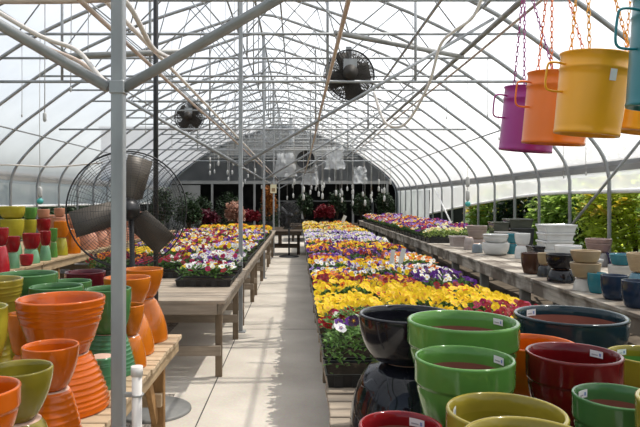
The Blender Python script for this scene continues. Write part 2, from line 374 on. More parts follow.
# ---------------------------------------------------------------- benches
def bench(name,x0,x1,y0,y1,h,label,cat,group,mats,slats='x',legs=None,fascia=.09,th=.03,brace=False,gap=.012,bw=.09,legw=.085,low=True):
    mx_,my_,mz_=mats
    xc=(x0+x1)/2; yc=(y0+y1)/2
    r=empty(name,(xc,yc,0),label,cat,group)
    m=MB()
    if slats=='x':
        k=int((y1-y0)/(bw+gap)); st_=(y1-y0)/k
        for i in range(k):
            m.box((random.uniform(-.006,.006),y0-yc+st_*(i+.5),h-th/2+random.uniform(-.0015,.0015)),(x1-x0,st_-gap,th))
        m.build('bench_top',mx_,r,bevel=.003)
    else:
        k=int((x1-x0)/(bw+gap)); st_=(x1-x0)/k
        for i in range(k):
            m.box((x0-xc+st_*(i+.5),random.uniform(-.004,.004),h-th/2+random.uniform(-.0015,.0015)),(st_-gap,y1-y0-.008,th))
        m.build('bench_top',my_,r,bevel=.003)
    zf=h-th-fascia/2
    for s in (-1,1):
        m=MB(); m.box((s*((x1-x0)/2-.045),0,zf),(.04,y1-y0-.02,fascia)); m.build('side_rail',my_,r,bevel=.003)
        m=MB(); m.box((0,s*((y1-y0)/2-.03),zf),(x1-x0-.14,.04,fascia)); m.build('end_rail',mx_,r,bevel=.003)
    ly=legs or [y0+.32,y1-.32]
    for y in ly:
        for s in (-1,1):
            m=MB(); X=s*((x1-x0)/2-.045-.02-legw/2)
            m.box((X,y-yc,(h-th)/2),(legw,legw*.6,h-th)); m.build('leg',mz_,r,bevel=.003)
        if low:
            m=MB(); m.box((0,y-yc-.055,.24),(x1-x0-.14,.035,.085)); m.build('stretcher',mx_,r,bevel=.003)
    if brace:
        for s in (-1,1):
            m=MB(); m.beam((s*((x1-x0)/2-.12),(y1-y0)/2-.55,h-th-fascia),(s*((x1-x0)/2-.12),ly[-1]-yc-.03,.10),.035,.07); m.build('brace',mz_,r,bevel=.003)
    return r
wset=(wood_x,wood_y,wood_z); nset=(newood_x,newood_y,newood_z)
LT=.72
ysl=[(4.95,7.0),(7.1,9.44),(9.46,11.8),(11.9,14.2),(14.22,16.5)]
for i in range(5):
    bench('plant_bench',-2.34,-.60,ysl[i][0],ysl[i][1],LT,'weathered slatted bench of pansies on the left of the path, %s from the front'%nth(i+1),'bench','slatted benches left of the path',wset,slats='x',bw=.13,legw=.06)
CB=.60
bench('plant_bench',.14,1.62,.7,2.93,CB,'slatted bench carrying the big glazed pots in front of the middle pansies','bench',None,wset,bw=.085)
for i in range(7):
    y=2.96+2.48*i
    bench('plant_bench',.145,1.68,y,y+2.46,CB,'low bench under the middle pansy bed, %s from the front'%nth(i+1),'bench','benches under the middle bed',wset,bw=.13)
RB=.80
for i in range(7):
    y=3.05+2.72*i
    bench('plant_bench',2.22,3.95,y,y+2.70,RB,'long bench of peeling boards by the right wall, %s section from the front'%nth(i+1),'bench','peeling benches by the right wall',(paint_y,paint_y,paint_z),slats='y',bw=.20,fascia=.12,legs=[y+.4,y+1.75],legw=.10,low=False)
bench('plant_bench',-1.80,-.82,1.15,4.26,CB,'tan slatted bench carrying the orange and green pots beside the front post','bench',None,nset,bw=.085,gap=.014,brace=True,legs=[1.6,3.98])
for i in range(4):
    y=4.6+2.6*i
    bench('plant_bench',-5.0,-3.04,y,y+2.58,.8,'pale bench of small pots along the left wall, %s from the front'%nth(i+1),'bench','pot benches by the left wall',nset,bw=.13,slats='y',legs=[y+.6,y+2.0])

# ---------------------------------------------------------------- pots
def pot_profile(rt,rb,h,style,t=None):
    t=t or max(.010,rt*.085)
    out=[]
    K=14
    for i in range(K+1):
        q=i/K
        if style=='banded': e=rb+(rt-rb)*(1-(1-q)**2.0)
        elif style=='bowl': e=rb+(rt-rb)*math.sqrt(max(0,1-(1-q)**2.0))
        elif style=='tub':  e=rb+(rt-rb)*(1-(1-q)**3.2)
        elif style=='egg':  e=rb+(rt-rb)*(sin(q*pi/2)**.85)
        elif style=='tall': e=rb+(rt-rb)*q**.75
        else: e=rb+(rt-rb)*(1-(1-q)**1.45)
        out.append([e,q*h])
    p=[(0.0001,0,1),(rb*.82,0,1),(rb*.94,0.002,1),(rb,0.008,0)]
    if style in('ribbed','tall','ribfine'):
        fine=[]; 
        N=84
        for i in range(1,N):
            q=i/N; j=q*K; a=int(j); f=j-a; r=out[a][0]*(1-f)+out[min(a+1,K)][0]*f
            rib=0
            for c in ((.12,.22,.32,.42,.52,.62,.72,.80,.88) if style=='ribfine' else (.22,.28,.58,.70,.76,.86) if style=='ribbed' else (.3,.55,.78)):
                rib+=.013*rt*math.exp(-((q-c)/.018)**2)
            fine.append((r+rib,q*h,0))
        p+=[x for x in fine if x[1]>.008 and x[1]<h*.955]
    elif style=='woven':
        N=44
        for i in range(1,N):
            q=i/N; j=q*K; a=int(j); f=j-a; r=out[a][0]*(1-f)+out[min(a+1,K)][0]*f
            if .008<q*h<h*.95: p.append((r+(.018*rt if i%4<2 else 0),q*h,0))
    else:
        p+=[(r,z,0) for r,z in out[1:-1] if z>.008 and (style!='banded' or z<h*.66)]
    if style=='banded':
        r0=p[-1][0]; zb=h*.70; rr=rt
        p+=[(rr*.945,zb-.006,0),(rr*.955,zb-.001,0),(rr*.985,zb+.002,0),(rr*.992,zb+.008,0)]
    p+=[(rt*.995,h*.955,0),(rt,h-.45*t,0),(rt-.12*t,h-.15*t,0),(rt-.4*t,h,0),(rt-.75*t,h-.05*t,0),(rt-t,h-.3*t,0)]
    # inner wall
    for q in (.88,.8,.74,.5,.3):
        j=q*K; a=int(j); f=j-a; r=out[a][0]*(1-f)+out[min(a+1,K)][0]*f
        p.append((max(r-t*1.15,.01),q*h,0 if q>.78 else 2))
    p+=[(max(rb-t,.01),h*.10+.01,2),(0.0001,h*.09+.01,2)]
    return p
mesh_cache={}
def pot_mesh(rt,rb,h,style,g,inv,n=44,inner=None):
    key=(round(rt,4),round(rb,4),round(h,4),style,g,inv,n,inner)
    if key in mesh_cache: return mesh_cache[key]
    p=pot_profile(rt,rb,h,style)
    m=MB()
    if inv: m.lathe([(r,h-z,mm) for r,z,mm in p],n); m.f=[f[::-1] for f in m.f]
    else: m.lathe(p,n)
    me=m.mesh('flower_pot',[G[g],bisque,G[inner] if inner else terra_in]); mesh_cache[key]=me; return me
def sticker(par,rt,h,ang,w=.045,hh=.022,big=1):
    t=max(.010,rt*.085); r=rt-t*1.55; m=MB(); k=6; w*=big; hh*=big
    z1=h-.012; z0=z1-hh
    for i in range(k):
        a0=ang+(i/k-.5)*w/r; a1=ang+((i+1)/k-.5)*w/r
        m.add([(r*cos(a0),r*sin(a0),z0),(r*cos(a1),r*sin(a1),z0),(r*cos(a1),r*sin(a1),z1),(r*cos(a0),r*sin(a0),z1)],[(3,2,1,0)],0)
    pm=MB(); pm.add([((r-.0012)*cos(ang+a),(r-.0012)*sin(ang+a),z) for a,z in ((-.36*w/r,z0+hh*.25),(-.2*w/r,z0+hh*.25),(-.2*w/r,z0+hh*.7),(-.36*w/r,z0+hh*.7))],[(3,2,1,0)],0)
    pm.add([((r-.0012)*cos(ang+a),(r-.0012)*sin(ang+a),z) for a,z in ((-.1*w/r,z0+hh*.3),(.38*w/r,z0+hh*.3),(.38*w/r,z0+hh*.45),(-.1*w/r,z0+hh*.45))],[(3,2,1,0)],1)
    o=m.build('price_sticker',whitep,par); o['label']='white paper price sticker inside the rim'
    pm.build('printed_mark',[stick_blue,stick_grey],o)
stick_blue=basic('sticker_blue',(.22,.30,.55),.6); stick_grey=basic('sticker_grey',(.35,.35,.36),.6)
def pot(X,Y,z,rt,rb,h,g,style,label,inv=False,name='flower_pot',group=None,st=None,n=44,cat='pot',inner=None,big=1):
    o=link(name,pot_mesh(rt,rb,h,style,g,inv,n,inner),None,(X,Y,z+.0008)); tag(o,label,cat,group)
    o.rotation_euler.z=0
    if st is not None: sticker(o,rt,h,st,big=big)
    return o
GL='glazed pots on the front left bench'; GR='glazed pots on the front right bench'
def stack(X,Y,z,zi,zt,rt,rib,g,style,lab,labi,gi=None,stylei=None,group=None,st=None,rbt=None,ritop=None,inner=None,big=1):
    """an upturned pot with an upright one on it; zi = height of the joint, zt = rim height"""
    hi=zi-z; ht=zt-zi-.0008
    rtop=ritop or rib*.62
    pot(X,Y,z,rib,rtop,hi,gi or g,(stylei or style).replace('ribbed','ribfine'),labi,inv=True,group=group)
    pot(X,Y,zi,rt,rbt or rt*.62,ht,g,style,lab,group=group,st=st,inner=inner,big=big)
# left bench
z=CB
stack(-1.085,2.75,z,.85,1.105,.195,.215,'orange','ribbed','largest orange ribbed pot, upright on an upturned orange pot','orange ribbed pot upturned under the largest orange pot',group=GL,rbt=.118,ritop=.128,inner='orange')
stack(-.915,2.22,z,.85,1.015,.101,.122,'orange','egg','medium orange pot in front of the largest orange pot','orange ribbed pot upturned under the medium orange pot',stylei='ribbed',group=GL,rbt=.055,ritop=.07,inner='orange')
stack(-.885,1.90,z,.855,1.02,.104,.125,'olive','egg','olive green pot standing on an upturned olive pot','pale olive pot upturned with its pinkish base showing',gi='mustard',group=GL,rbt=.05,ritop=.072,inner='olive')
stack(-.86,1.60,z,.86,1.05,.112,.112,'orange','banded','orange pot with thick rim at the near end of the left bench','orange pot upturned at the near end of the left bench',group=GL,rbt=.06,inner='orange')
stack(-1.577,3.08,z,.885,1.145,.155,.14,'mustard','ribbed','mustard ribbed pot left of the largest orange pot','mustard ribbed pot upturned under the mustard ribbed pot',group=GL,inner='olive')
stack(-1.33,2.47,z,.86,1.11,.125,.115,'lime','tub','yellow green pot cut by the left edge, beside the largest orange pot','yellow green pot upturned beside the largest orange pot',group=GL,inner='lime')
stack(-1.336,2.93,z,.80,1.0,.078,.075,'amber','egg','small amber orange pot tucked behind the largest orange pot','small amber pot upturned behind the largest orange pot',group=GL,inner='orange')
stack(-1.58,3.5,z,.89,1.124,.170,.15,'green','tub','wide dark green pot at the back left of the front left bench','dark green pot upturned under the wide dark green pot',group=GL,inner='green')
stack(-1.44,3.79,z,.84,1.04,.132,.125,'green','tub','dark green pot with ribbed side between wide green and maroon pots','dark green pot upturned in front of the maroon pot',group=GL,inner='green')
stack(-1.45,4.09,z,.84,1.064,.135,.13,'maroon','tub','maroon pot at the far end of the front left bench','maroon pot upturned at the far end of the front left bench',group=GL,inner='maroon')
stack(-1.31,3.25,z,.86,1.086,.140,.13,'green','tub','green pot whose rim shows just behind the largest orange pot','green pot upturned just behind the largest orange pot',group=GL,inner='green')
stack(-1.045,3.3,z,.824,1.066,.125,.15,'green','tub','tall green pot directly behind the front post','teal green ribbed pot upturned behind the front post',gi='seagreen',stylei='ribbed',group=GL,rbt=.09,inner='green')
pot(-1.0,3.05,z,.08,.06,.158,'seagreen','ribbed','small sea green pot upturned beside the front post, nothing on it',inv=True,group=GL)
stack(-.965,3.42,z,.78,.955,.088,.1,'amber','egg','smallest plain orange pot, nearest of the three just past the front post','plain orange pot upturned under the smallest plain orange pot',gi='amber',group=GL,rbt=.05,ritop=.062,inner='orange')
stack(-1.06,3.73,z,.877,1.073,.143,.165,'amber','egg','plain orange pot, middle of the three just past the front post','plain orange pot upturned, middle of the three past the front post',group=GL,rbt=.075,ritop=.08,inner='orange')
stack(-1.055,4.08,z,.885,1.085,.137,.168,'amber','egg','plain orange pot, farthest of the three just past the front post','plain orange pot upturned, farthest of the three past the front post',group=GL,rbt=.075,ritop=.08,inner='orange')
# right front bench
stack(.445,2.45,z,.893,1.09,.197,.235,'black','bowl','shiny black bowl standing on an upturned black pot','large black pot with swirled relief upturned under the black bowl',stylei='bowl',group=GR,rbt=.10,ritop=.10,inner='black',gi='relief')
stack(.562,2.05,z,.86,1.142,.187,.18,'leafgreen','banded','large bright green pot with thick collar, behind a smaller green one','bright green pot upturned under the large green pot',group=GR,st=.45,rbt=.115)
stack(.476,1.72,z,.85,1.102,.141,.135,'leafgreen','banded','smaller bright green pot with collar in front of the large green pot','bright green pot upturned under the smaller green pot',group=GR,st=.35,rbt=.085)
stack(.485,1.40,z,.83,1.06,.137,.125,'mustard','tub','mustard pot in front of the smaller bright green pot','mustard pot upturned in front of the smaller green pot',group=GR,st=2.75,rbt=.09,inner='olive')
stack(.433,1.115,z,.87,1.105,.126,.11,'mustard','tub','mustard pot nearest the camera at the bottom edge','mustard pot upturned nearest the camera',group=GR,rbt=.085,inner='olive')
stack(.265,1.55,z,.78,.97,.108,.1,'red','tub','small bright red pot low by the bottom edge','small red pot upturned low by the bottom edge',group=GR,st=.9,rbt=.07)
stack(.905,2.30,z,.80,1.006,.155,.14,'orange','tub','orange pot between the large green pot and the dark red pot','orange pot upturned behind the dark red pot',group=GR,st=2.2,rbt=.10,inner='orange',big=1.2)
stack(.872,1.90,z,.79,1.068,.144,.125,'oxblood','banded','dark red pot with thick collar in front of the dark blue bowl','dark red pot upturned under the dark red pot',group=GR,st=.55,rbt=.09,inner='oxblood')
stack(1.205,2.66,z,.83,1.045,.237,.19,'bluegreen','bowl','widest dark blue green bowl by the middle pansies','dark blue pot upturned under the widest bowl',group=GR,st=2.1,rbt=.14,big=1.4,gi='navy')
stack(1.29,2.20,z,.78,.985,.145,.13,'olive','tub','olive green pot at the right edge behind the dark red pot','olive green pot upturned at the right edge',group=GR,st=1.9,rbt=.10,inner='leafgreen')
stack(.835,1.57,z,.82,1.04,.110,.1,'green','banded','dark green pot in front of the dark red pot','dark green pot upturned in front of the dark red pot',group=GR,st=2.2,rbt=.07)
stack(.87,1.27,z,.86,1.121,.138,.12,'mustard','tub','pale mustard pot cut off by the right edge','pale mustard pot upturned at the right edge',group=GR,rbt=.09,inner='slate')

def at(px,d): return (px-298)/F*d
def zat(py,d): return EYE-(py-200)/F*d
# left wall bench pots: (x0,x1 px of widest, y top, y bottom px, depth, glaze, style, inverted, label); z of the base is stacked from the bench
BG='small pots on the left wall bench'
def lp(px0,px1,d,tiers,names):
    X=at((px0+px1)/2,d); rr=(px1-px0)/2/F*d; zz=.8
    for k,((g,style,inv,h,sc_),lab) in enumerate(zip(tiers,names)):
        r=rr*sc_
        pot(X,d,zz,r,r*.66,h,g,style,lab,inv=inv,group=BG,n=28,inner=g); zz+=h+.0008
lp(5,19.6,6.6,[('celadon','egg',1,.175,.95),('red','tub',0,.175,1)],['celadon pot upturned under a red pot, leftmost of the front celadon ones','small red pot on the leftmost celadon pot of the left wall bench'])
lp(20,33,6.85,[('crimson','tub',0,.13,1)],['smallest red pot standing alone at the bench front between celadon pots'])
lp(23,40,7.12,[('celadon','egg',1,.17,.95),('red','tub',0,.185,1)],['celadon pot upturned behind the smallest red pot','red pot on the celadon pot behind the smallest red pot'])
lp(40,50.6,7.45,[('celadon','egg',1,.185,1.05),('red','tub',0,.18,1)],['grey green pot upturned, third of the front celadon ones from the left','red pot on the third celadon pot from the left'])
lp(50,57.5,7.85,[('leafgreen','egg',1,.20,1),('leafgreen','tub',0,.18,.95)],['narrow green pot upturned beside the olive one','narrow green pot standing on a green upturned pot'])
lp(55,68,8.15,[('lime','egg',1,.24,.95),('amber','tub',0,.225,1.15)],['olive yellow pot upturned under the orange pot','orange pot standing on the olive yellow upturned pot'])
lp(65,80,8.45,[('amber','egg',1,.34,1.05)],['tall orange pot upturned alone at the right end of the small pots'])
lp(-12,9,6.25,[('crimson','egg',1,.27,1),('red','tub',0,.19,.9)],['big crimson pot upturned at the left edge','red pot on the big crimson upturned pot'])
lp(1,23.5,7.55,[('celadon','egg',1,.26,.85),('lime','tub',0,.25,1.0),('lime','tub',0,.16,1.08)],['celadon pot upturned under the two yellow green pots','yellow green pot, lower of two in the left stack','wide yellow green pot, topmost of the left stack'])
lp(24,36,7.95,[('celadon','egg',1,.28,.9),('lime','tub',0,.21,1.05),('leafgreen','tub',0,.16,1.15)],['celadon pot upturned in the second stack','small yellow green pot in the second stack','green pot on top of the second stack'])
lp(37,50,8.3,[('olive','egg',1,.30,.9),('red','tub',0,.19,1.05),('terracotta','tub',0,.13,.9)],['olive pot upturned in the third stack','red pot in the third stack','pinkish terracotta pot on top of the third stack'])
lp(53,66,8.75,[('terracotta','egg',1,.30,.9),('terracotta','tub',0,.2,1.0),('terracotta','tub',0,.13,.8)],['terracotta pot upturned in the fourth stack behind','terracotta pot in the middle of the fourth stack','terracotta pot on top of the fourth stack'])
for i in range(6):
    for j in range(2):
        d=9.15+i*.52; X=-3.22-j*.5
        for k in range(2):
            pot(X,d,.8+k*.2608,.17,.115,.26,'terracotta','tub','pinkish terracotta pot behind the big fan, %s back, %s column, %s layer'%(nth(i+1),('front','rear')[j],('bottom','top')[k]),inv=(k==0),group='terracotta pots behind the fan',n=24,inner='terracotta')
# right bench pots
RG='pots on the right bench'
def rp(px0,px1,d,tiers,names,sq=False):
    X=at((px0+px1)/2,d); rr=(px1-px0)/2/F*d; zz=RB
    for (g,style,inv,h,sc_),lab in zip(tiers,names):
        r=rr*sc_; pot(X,d,zz,r,r*(.72 if style!='bowl' else .55),h,g,style,lab,inv=inv,group=RG,n=32,inner=('pink' if 'pinkish inside' in lab else g)); zz+=h+.0008
rp(464,474,9.05,[('mauve','tub',1,.19,1)],['pinkish grey pot upturned in front of the taupe stack'])
rp(467,487,9.35,[('taupe','tub',1,.15,.9),('taupe','banded',0,.20,1.0)],['taupe pot upturned under a taupe collared pot','taupe collared pot, upper of the taupe stack'])
rp(472,482.5,8.55,[('slate','tub',1,.13,1)],['small blue grey pot upturned beside the white bowls'])
rp(482,509,8.2,[('white','bowl',0,.165,1),('white','banded',0,.115,.93)],['wide white bowl, lower of two','white bowl with collar stacked on the wide white bowl'])
rp(507,518,8.35,[('teal','tub',1,.145,1),('teal','tub',0,.135,1.02)],['teal pot upturned behind the white bowls','teal pot standing on the upturned teal pot'])
rp(515,530,7.72,[('white','tub',1,.17,1),('white','tub',0,.15,1.0)],['white pot upturned right of the teal pots','white pot standing on an upturned white pot'])
rp(521.5,541.5,6.1,[('brown','tub',0,.215,1)],['tall glossy brown pot at the bench front'])
rp(538,551,5.88,[('charcoal','bowl',1,.115,1.1),('tan','tub',0,.115,1.0)],['dark pot upturned right of the tall brown pot','small tan pot on the dark upturned pot'])
rp(547,575,5.5,[('black','bowl',1,.12,.95),('black','tub',0,.135,1.0)],['black pot upturned at the bench front','black pot standing on the upturned black pot'])
rp(571,600,4.98,[('offwhite','woven',1,.105,.82),('tan','woven',0,.125,1.0),('tan','woven',0,.10,.98)],['cream woven pot upturned under the tan basket pots','tan woven bowl, lower of two','tan woven bowl, topmost of two'])
rp(609,632,5.75,[('offwhite','tub',0,.125,1),('teal','woven',0,.105,.9)],['white pot under a teal woven pot','teal woven pot on the white pot'])
rp(588,606,4.83,[('teal','tub',0,.165,1)],['teal pot at the bench front left of the navy pots'])
rp(601,628,4.52,[('navy','tub',0,.185,.95)],['navy pot between the teal pot and the nearest navy one'])
rp(622,652,4.18,[('navy','tub',0,.19,.95)],['navy pot nearest on the right bench, at the photo edge'])
rp(628,655,5.25,[('skyblue','bowl',1,.12,.9),('tan','woven',0,.165,1.0)],['blue pot upturned at the right edge','tan woven bowl on the blue upturned pot'])
rp(586,611,6.9,[('gray','tub',1,.15,.9),('pinkbrown','banded',0,.155,1)],['grey pot upturned under the pinkish brown pot','pinkish brown pot with dark rim behind the tan bowls'])
rp(555,581,6.6,[('offwhite','tub',1,.12,.9),('white','bowl',0,.13,1.0)],['cream pot upturned under a white bowl','white round bowl, pinkish inside, between square planters'])
def trough(px0,px1,d,dy,zb,h,g,label,taper=.9,group='square planters on the right bench'):
    X=at((px0+px1)/2,d); w_=(px1-px0)/F*d; a,b=w_/2,dy/2; t=.016
    m=MB()
    rings=[(taper,0),(1,h),(None,h),(None,.03)]
    def rect(sx,sy,z_): return [(-sx,-sy,z_),(sx,-sy,z_),(sx,sy,z_),(-sx,sy,z_)]
    vs=rect(a*taper,b*taper,0)+rect(a,b,h-.025)+rect(a+.008,b+.008,h-.024)+rect(a+.008,b+.008,h)+rect(a-t,b-t,h)+rect(a*taper-t,b*taper-t,.03)
    fs=[(3,2,1,0)]
    for k in range(5):
        for j in range(4): fs.append((k*4+j,k*4+(j+1)%4,(k+1)*4+(j+1)%4,(k+1)*4+j))
    fs.append((20,21,22,23)); m.add(vs,fs)
    o=m.build('planter_trough',G[g],None,(X,d,zb+.0008),bevel=.006); return tag(o,label,'planter',group)
trough(451,466.5,9.75,.28,RB,.165,'mauve','pinkish grey square planter at the left end of the right bench pots')
trough(530,541,7.2,.22,RB,.20,'black','black square planter behind the tall brown pot')
trough(538,566,7.45+.1,.32,RB,.13,'white','white square planter, bottom of the tall white stack')
trough(541,568,7.55,.30,RB+.131,.11,'white','white square planter, second from bottom of the tall white stack')
trough(541.5,569,7.55,.30,RB+.242,.10,'white','white square planter, third from bottom of the tall white stack')
trough(541,571,7.55,.32,RB+.343,.10,'white','white square planter, topmost of the tall white stack')
trough(563,597,6.15,.24,RB,.155,'white','long white trough in front of the round white bowl')
trough(491,506,10.1,.3,RB+.181,.20,'moss','grey green square planter standing behind the taupe stack')
trough(491,507,10.1,.34,RB,.18,'charcoal','dark square planter under the grey green planter')
trough(506,529,10.15,.36,RB+.281,.15,'moss','long grey green trough at the back of the bench')
trough(507,530,10.15,.40,RB,.28,'charcoal','dark box under the long grey green trough')
trough(497,515,9.6,.25,RB,.24,'gray','pale grey trough in front of the long grey green trough')
trough(612,636,6.7,.3,RB,.15,'purpleblue','dark purple blue trough behind the teal woven pot')
trough(636,664,6.3,.3,RB,.14,'purpleblue','dark purple blue trough at the right edge')

# ---------------------------------------------------------------- pansies
FL=dict(Y=((.92,.66,.015),(.75,.36,.01)),D=((.90,.58,.012),(.10,.02,.012)),O=((.80,.22,.012),(.12,.02,.01)),R=((.33,.012,.018),(.08,.01,.01)),M=((.45,.02,.10),(.12,.008,.03)),
        P=((.12,.015,.26),(.03,.005,.06)),W=((.86,.86,.82),(.75,.55,.1)),B=((.84,.82,.84),(.10,.03,.20)),L=((.45,.33,.70),(.20,.08,.36)),C=((.85,.74,.36),(.5,.25,.05)),K=((.03,.008,.04),(.15,.06,.01)))
fm={}
for k,(a,b) in FL.items(): fm[k]=(leafmat('petal_'+k,a,.12,.38),leafmat('petal_eye_'+k,b,.1,.1))
KEYS=list(FL); FMATS=[x for k in KEYS for x in fm[k]]+[leafmat('flower_throat',(.8,.5,.02),.1,.1)]
def pansy(m,M,c,Rr,k,near=True):
    a=KEYS.index(k)*2
    pet=[(62,.56,.46),(118,.56,.46),(8,.50,.44),(172,.50,.44),(270,.50,.50)]
    if random.random()<.5: pass
    for q,(ang,dist,pr_) in enumerate(pet):
        ca,sa=cos(R(ang)),sin(R(ang)); z0=(-.03,-.05,.0,.02,.05)[q]*Rr
        vs=[]
        nn=8 if near else 6
        for i in range(nn):
            b=2*pi*i/nn; x=dist+pr_*cos(b)*1.0; y=pr_*1.12*sin(b)
            zz=z0+Rr*(.10*(x**2)-.05*abs(y)+random.uniform(-.05,.05))
            vs.append(M@V(((x*ca-y*sa)*Rr,(x*sa+y*ca)*Rr,zz))+c)
        m.add(vs,[tuple(range(nn))],a,False)
    r0=.42; vs=[M@V((r0*Rr*(1 if i%2 else .55)*cos(2*pi*i/10-pi/2),r0*Rr*(1 if i%2 else .55)*sin(2*pi*i/10-pi/2),.11*Rr))+c for i in range(10)]
    m.add(vs,[tuple(range(10))],a+1,False)
    if near: m.add([M@V((.1*Rr*cos(2*pi*i/5),.1*Rr*sin(2*pi*i/5),.13*Rr))+c for i in range(5)],[(0,1,2,3,4)],len(KEYS)*2,False)
def face_dir(bx=0):
    ax=random.gauss(0,.55)+bx; ay=random.gauss(-.55,.45)
    n=V((ax,ay,1)).normalized()
    q=n.to_track_quat('Z','Y').to_matrix()
    return q@Matrix.Rotation(random.gauss(0,.5),3,'Z')
green1=leafmat('pansy_leaf',(.075,.17,.03),.45,.3)
green3=leafmat('fresh_leaf',(.13,.25,.06),.5,.35)
green2=leafmat('pale_leaf',(.30,.40,.10),.3,.3)
def leaf(m,p,L,az,el,mi=0):
    d=V((cos(az)*cos(el),sin(az)*cos(el),sin(el))); s=V((-sin(az),cos(az),0)); u=s.cross(d)*-1
    w_=L*.30
    vs=[p,p+d*L*.4+s*w_+u*.12*L,p+d*L*.45,p+d*L*.4-s*w_+u*.12*L,p+d*L*.8+s*w_*.7+u*.02*L,p+d*L*.85-u*.06*L,p+d*L*.8-s*w_*.7+u*.02*L,p+d*L-u*.12*L]
    m.add(vs,[(0,2,1),(0,3,2),(1,2,5,4),(2,3,6,5),(4,5,7),(5,6,7)],mi,False)
W_,D_=.54,.275
def surf_h(x,y,H): return .07+H*max(.25,(1-abs(2*x/W_)**4*.45))*(1-abs(2*y/D_)**4*.25)
def foliage_mesh(H,nl,mtl,seed,Ls=1.):
    random.seed(seed); m=MB()
    for i in range(nl):
        x=random.uniform(-1,1)*W_*(.48 if H>.18 else .46); y=random.uniform(-.45,.45)*D_; 
        zt=surf_h(x,y,H); z_=zt-random.random()**2*H*.85
        leaf(m,V((x,y,z_)),random.uniform(.032,.052)*Ls,random.uniform(0,2*pi),random.uniform(-.3,.9))
    return m.mesh('foliage',mtl)
FOL={('n',i):foliage_mesh(.10,230,green1,100+i) for i in range(4)}
FOL.update({('t',i):foliage_mesh(.19,620,green3,200+i,.8) for i in range(2)})
FOL.update({('p',i):foliage_mesh(.12,260,green2,300+i) for i in range(2)})
# tray
m=MB()
def rr_(sx,sy,z_): return [(-sx,-sy,z_),(sx,-sy,z_),(sx,sy,z_),(-sx,sy,z_)]
vs=rr_(.255,.122,0)+rr_(.266,.133,.055)+rr_(.272,.139,.056)+rr_(.272,.139,.062)+rr_(.262,.129,.062)+rr_(.258,.125,.045)
fs=[(3,2,1,0)]+[(k*4+j,k*4+(j+1)%4,(k+1)*4+(j+1)%4,(k+1)*4+j) for k in range(5) for j in range(4)]
m.add(vs,fs); soil=basic('potting_soil',(.035,.025,.018),.95,0,.1,.3,40)
m.add(rr_(.256,.124,.05),[(0,1,2,3)],1)
for i in range(5):
    for s in (-1,1): m.box((-.2+.1*i,s*.1315,.028),(.05,.006,.05))
TRAY=m.mesh('tray',[blackp,soil])
m=MB(); m.box((0,0,0),(.035,.002,.025)); TAGM=m.mesh('plant_tag',whitep)
PL={}
for k in KEYS:
    for v_ in range(3):
        random.seed(v_*31+KEYS.index(k)*5); mm=MB(); pansy(mm,Matrix.Identity(3),V((0,0,0)),.033,k); 
        me=mm.mesh('blossom',[FMATS[KEYS.index(k)*2],FMATS[KEYS.index(k)*2+1],FMATS[-1]])
        idx=[0]*len(me.polygons)
        for i,q in enumerate(mm.m): idx[i]=2 if q==len(KEYS)*2 else q-KEYS.index(k)*2
        me.polygons.foreach_set('material_index',idx); PL[k,v_]=me
def spots(nf,H,sp=.48):
    out=[]
    tries=0
    while len(out)<nf and tries<nf*30:
        tries+=1
        x=random.uniform(-.48,.48)*W_; y=random.uniform(-sp,sp)*D_
        if all((x-a)**2+(y-b)**2>.034**2 for a,b,_ in out): out.append((x,y,surf_h(x,y,H)+random.uniform(.0,.035)))
    return out
def pick(mix): return random.choice(mix)
bl_cache={}
def blossoms_mesh(mix,nf,H,var):
    key=(mix,nf,H,var)
    if key in bl_cache: return bl_cache[key]
    random.seed(hash((nf,var,round(H*100)))%1000+sum(ord(c)*i for i,c in enumerate(mix))); m=MB()
    for (x,y,z_) in spots(nf,H,.47): pansy(m,face_dir(),V((x,y,z_)),random.uniform(.026,.035),pick(mix),False)
    me=m.mesh('blossoms',FMATS); bl_cache[key]=me; return me
CNAME=dict(Y='yellow',D='golden',O='orange',R='dark red',M='magenta',P='purple',W='white',B='bicolour',L='lavender',C='cream',K='black')
def mixname(mix):
    cnt=sorted(set(mix),key=lambda c:-mix.count(c)); a=[CNAME[c] for c in cnt[:2]]
    return a[0] if len(cnt)==1 else ' and '.join(a)
flat_n=0
def flat(X,Y,zb,mix,nf,label,group,near,H=.10,fol='n',rz=0.):
    global flat_n; flat_n+=1
    r=empty('pansy_flat',(X,Y,zb+.001),label,'pansy flat',group,rz=rz)
    link('tray',TRAY,r)
    r.scale.z=1+((flat_n*37)%23)/23*.32-.08
    nv=4 if fol=='n' else 2
    f=link('foliage',FOL[fol,flat_n%nv],r)
    if near:
        random.seed(flat_n*13)
        for (x,y,z_) in spots(nf,H):
            k=pick(mix); o=link('blossom',PL[k,random.randrange(3)],r,(x,y,z_))
            o.rotation_euler=face_dir().to_euler(); s=random.uniform(.8,1.12); o.scale=(s,s,s)
    else:
        o=link('blossoms',blossoms_mesh(mix,nf,H,(flat_n*7//3)%4),r); o['kind']='stuff'
    return r
MIDROWS={0:('PPKDWB',16),1:('RRRRW',26),2:('RRMKYY',34),3:('YYYYYYYYR',50),4:('YYYYYYYD',54),5:('YYYYYYYYD',54),6:('YYYYYO',54),7:('RRRYO',44),8:('YODRR',46),9:('ODYRP',46),10:('WWPBYD',44),11:('WBPPYO',44),12:('BWLYP',42),13:('YYOD',46),14:('OYRD',46),15:('YOPPR',46),16:('PPKRO',44),17:('PPLRO',44),18:('PPOK',44),19:('PRYO',44)}
colname=('path side','middle column','right side')
CGR='pansy flats of the middle bed'
Y0=3.02+.14; ST=.31
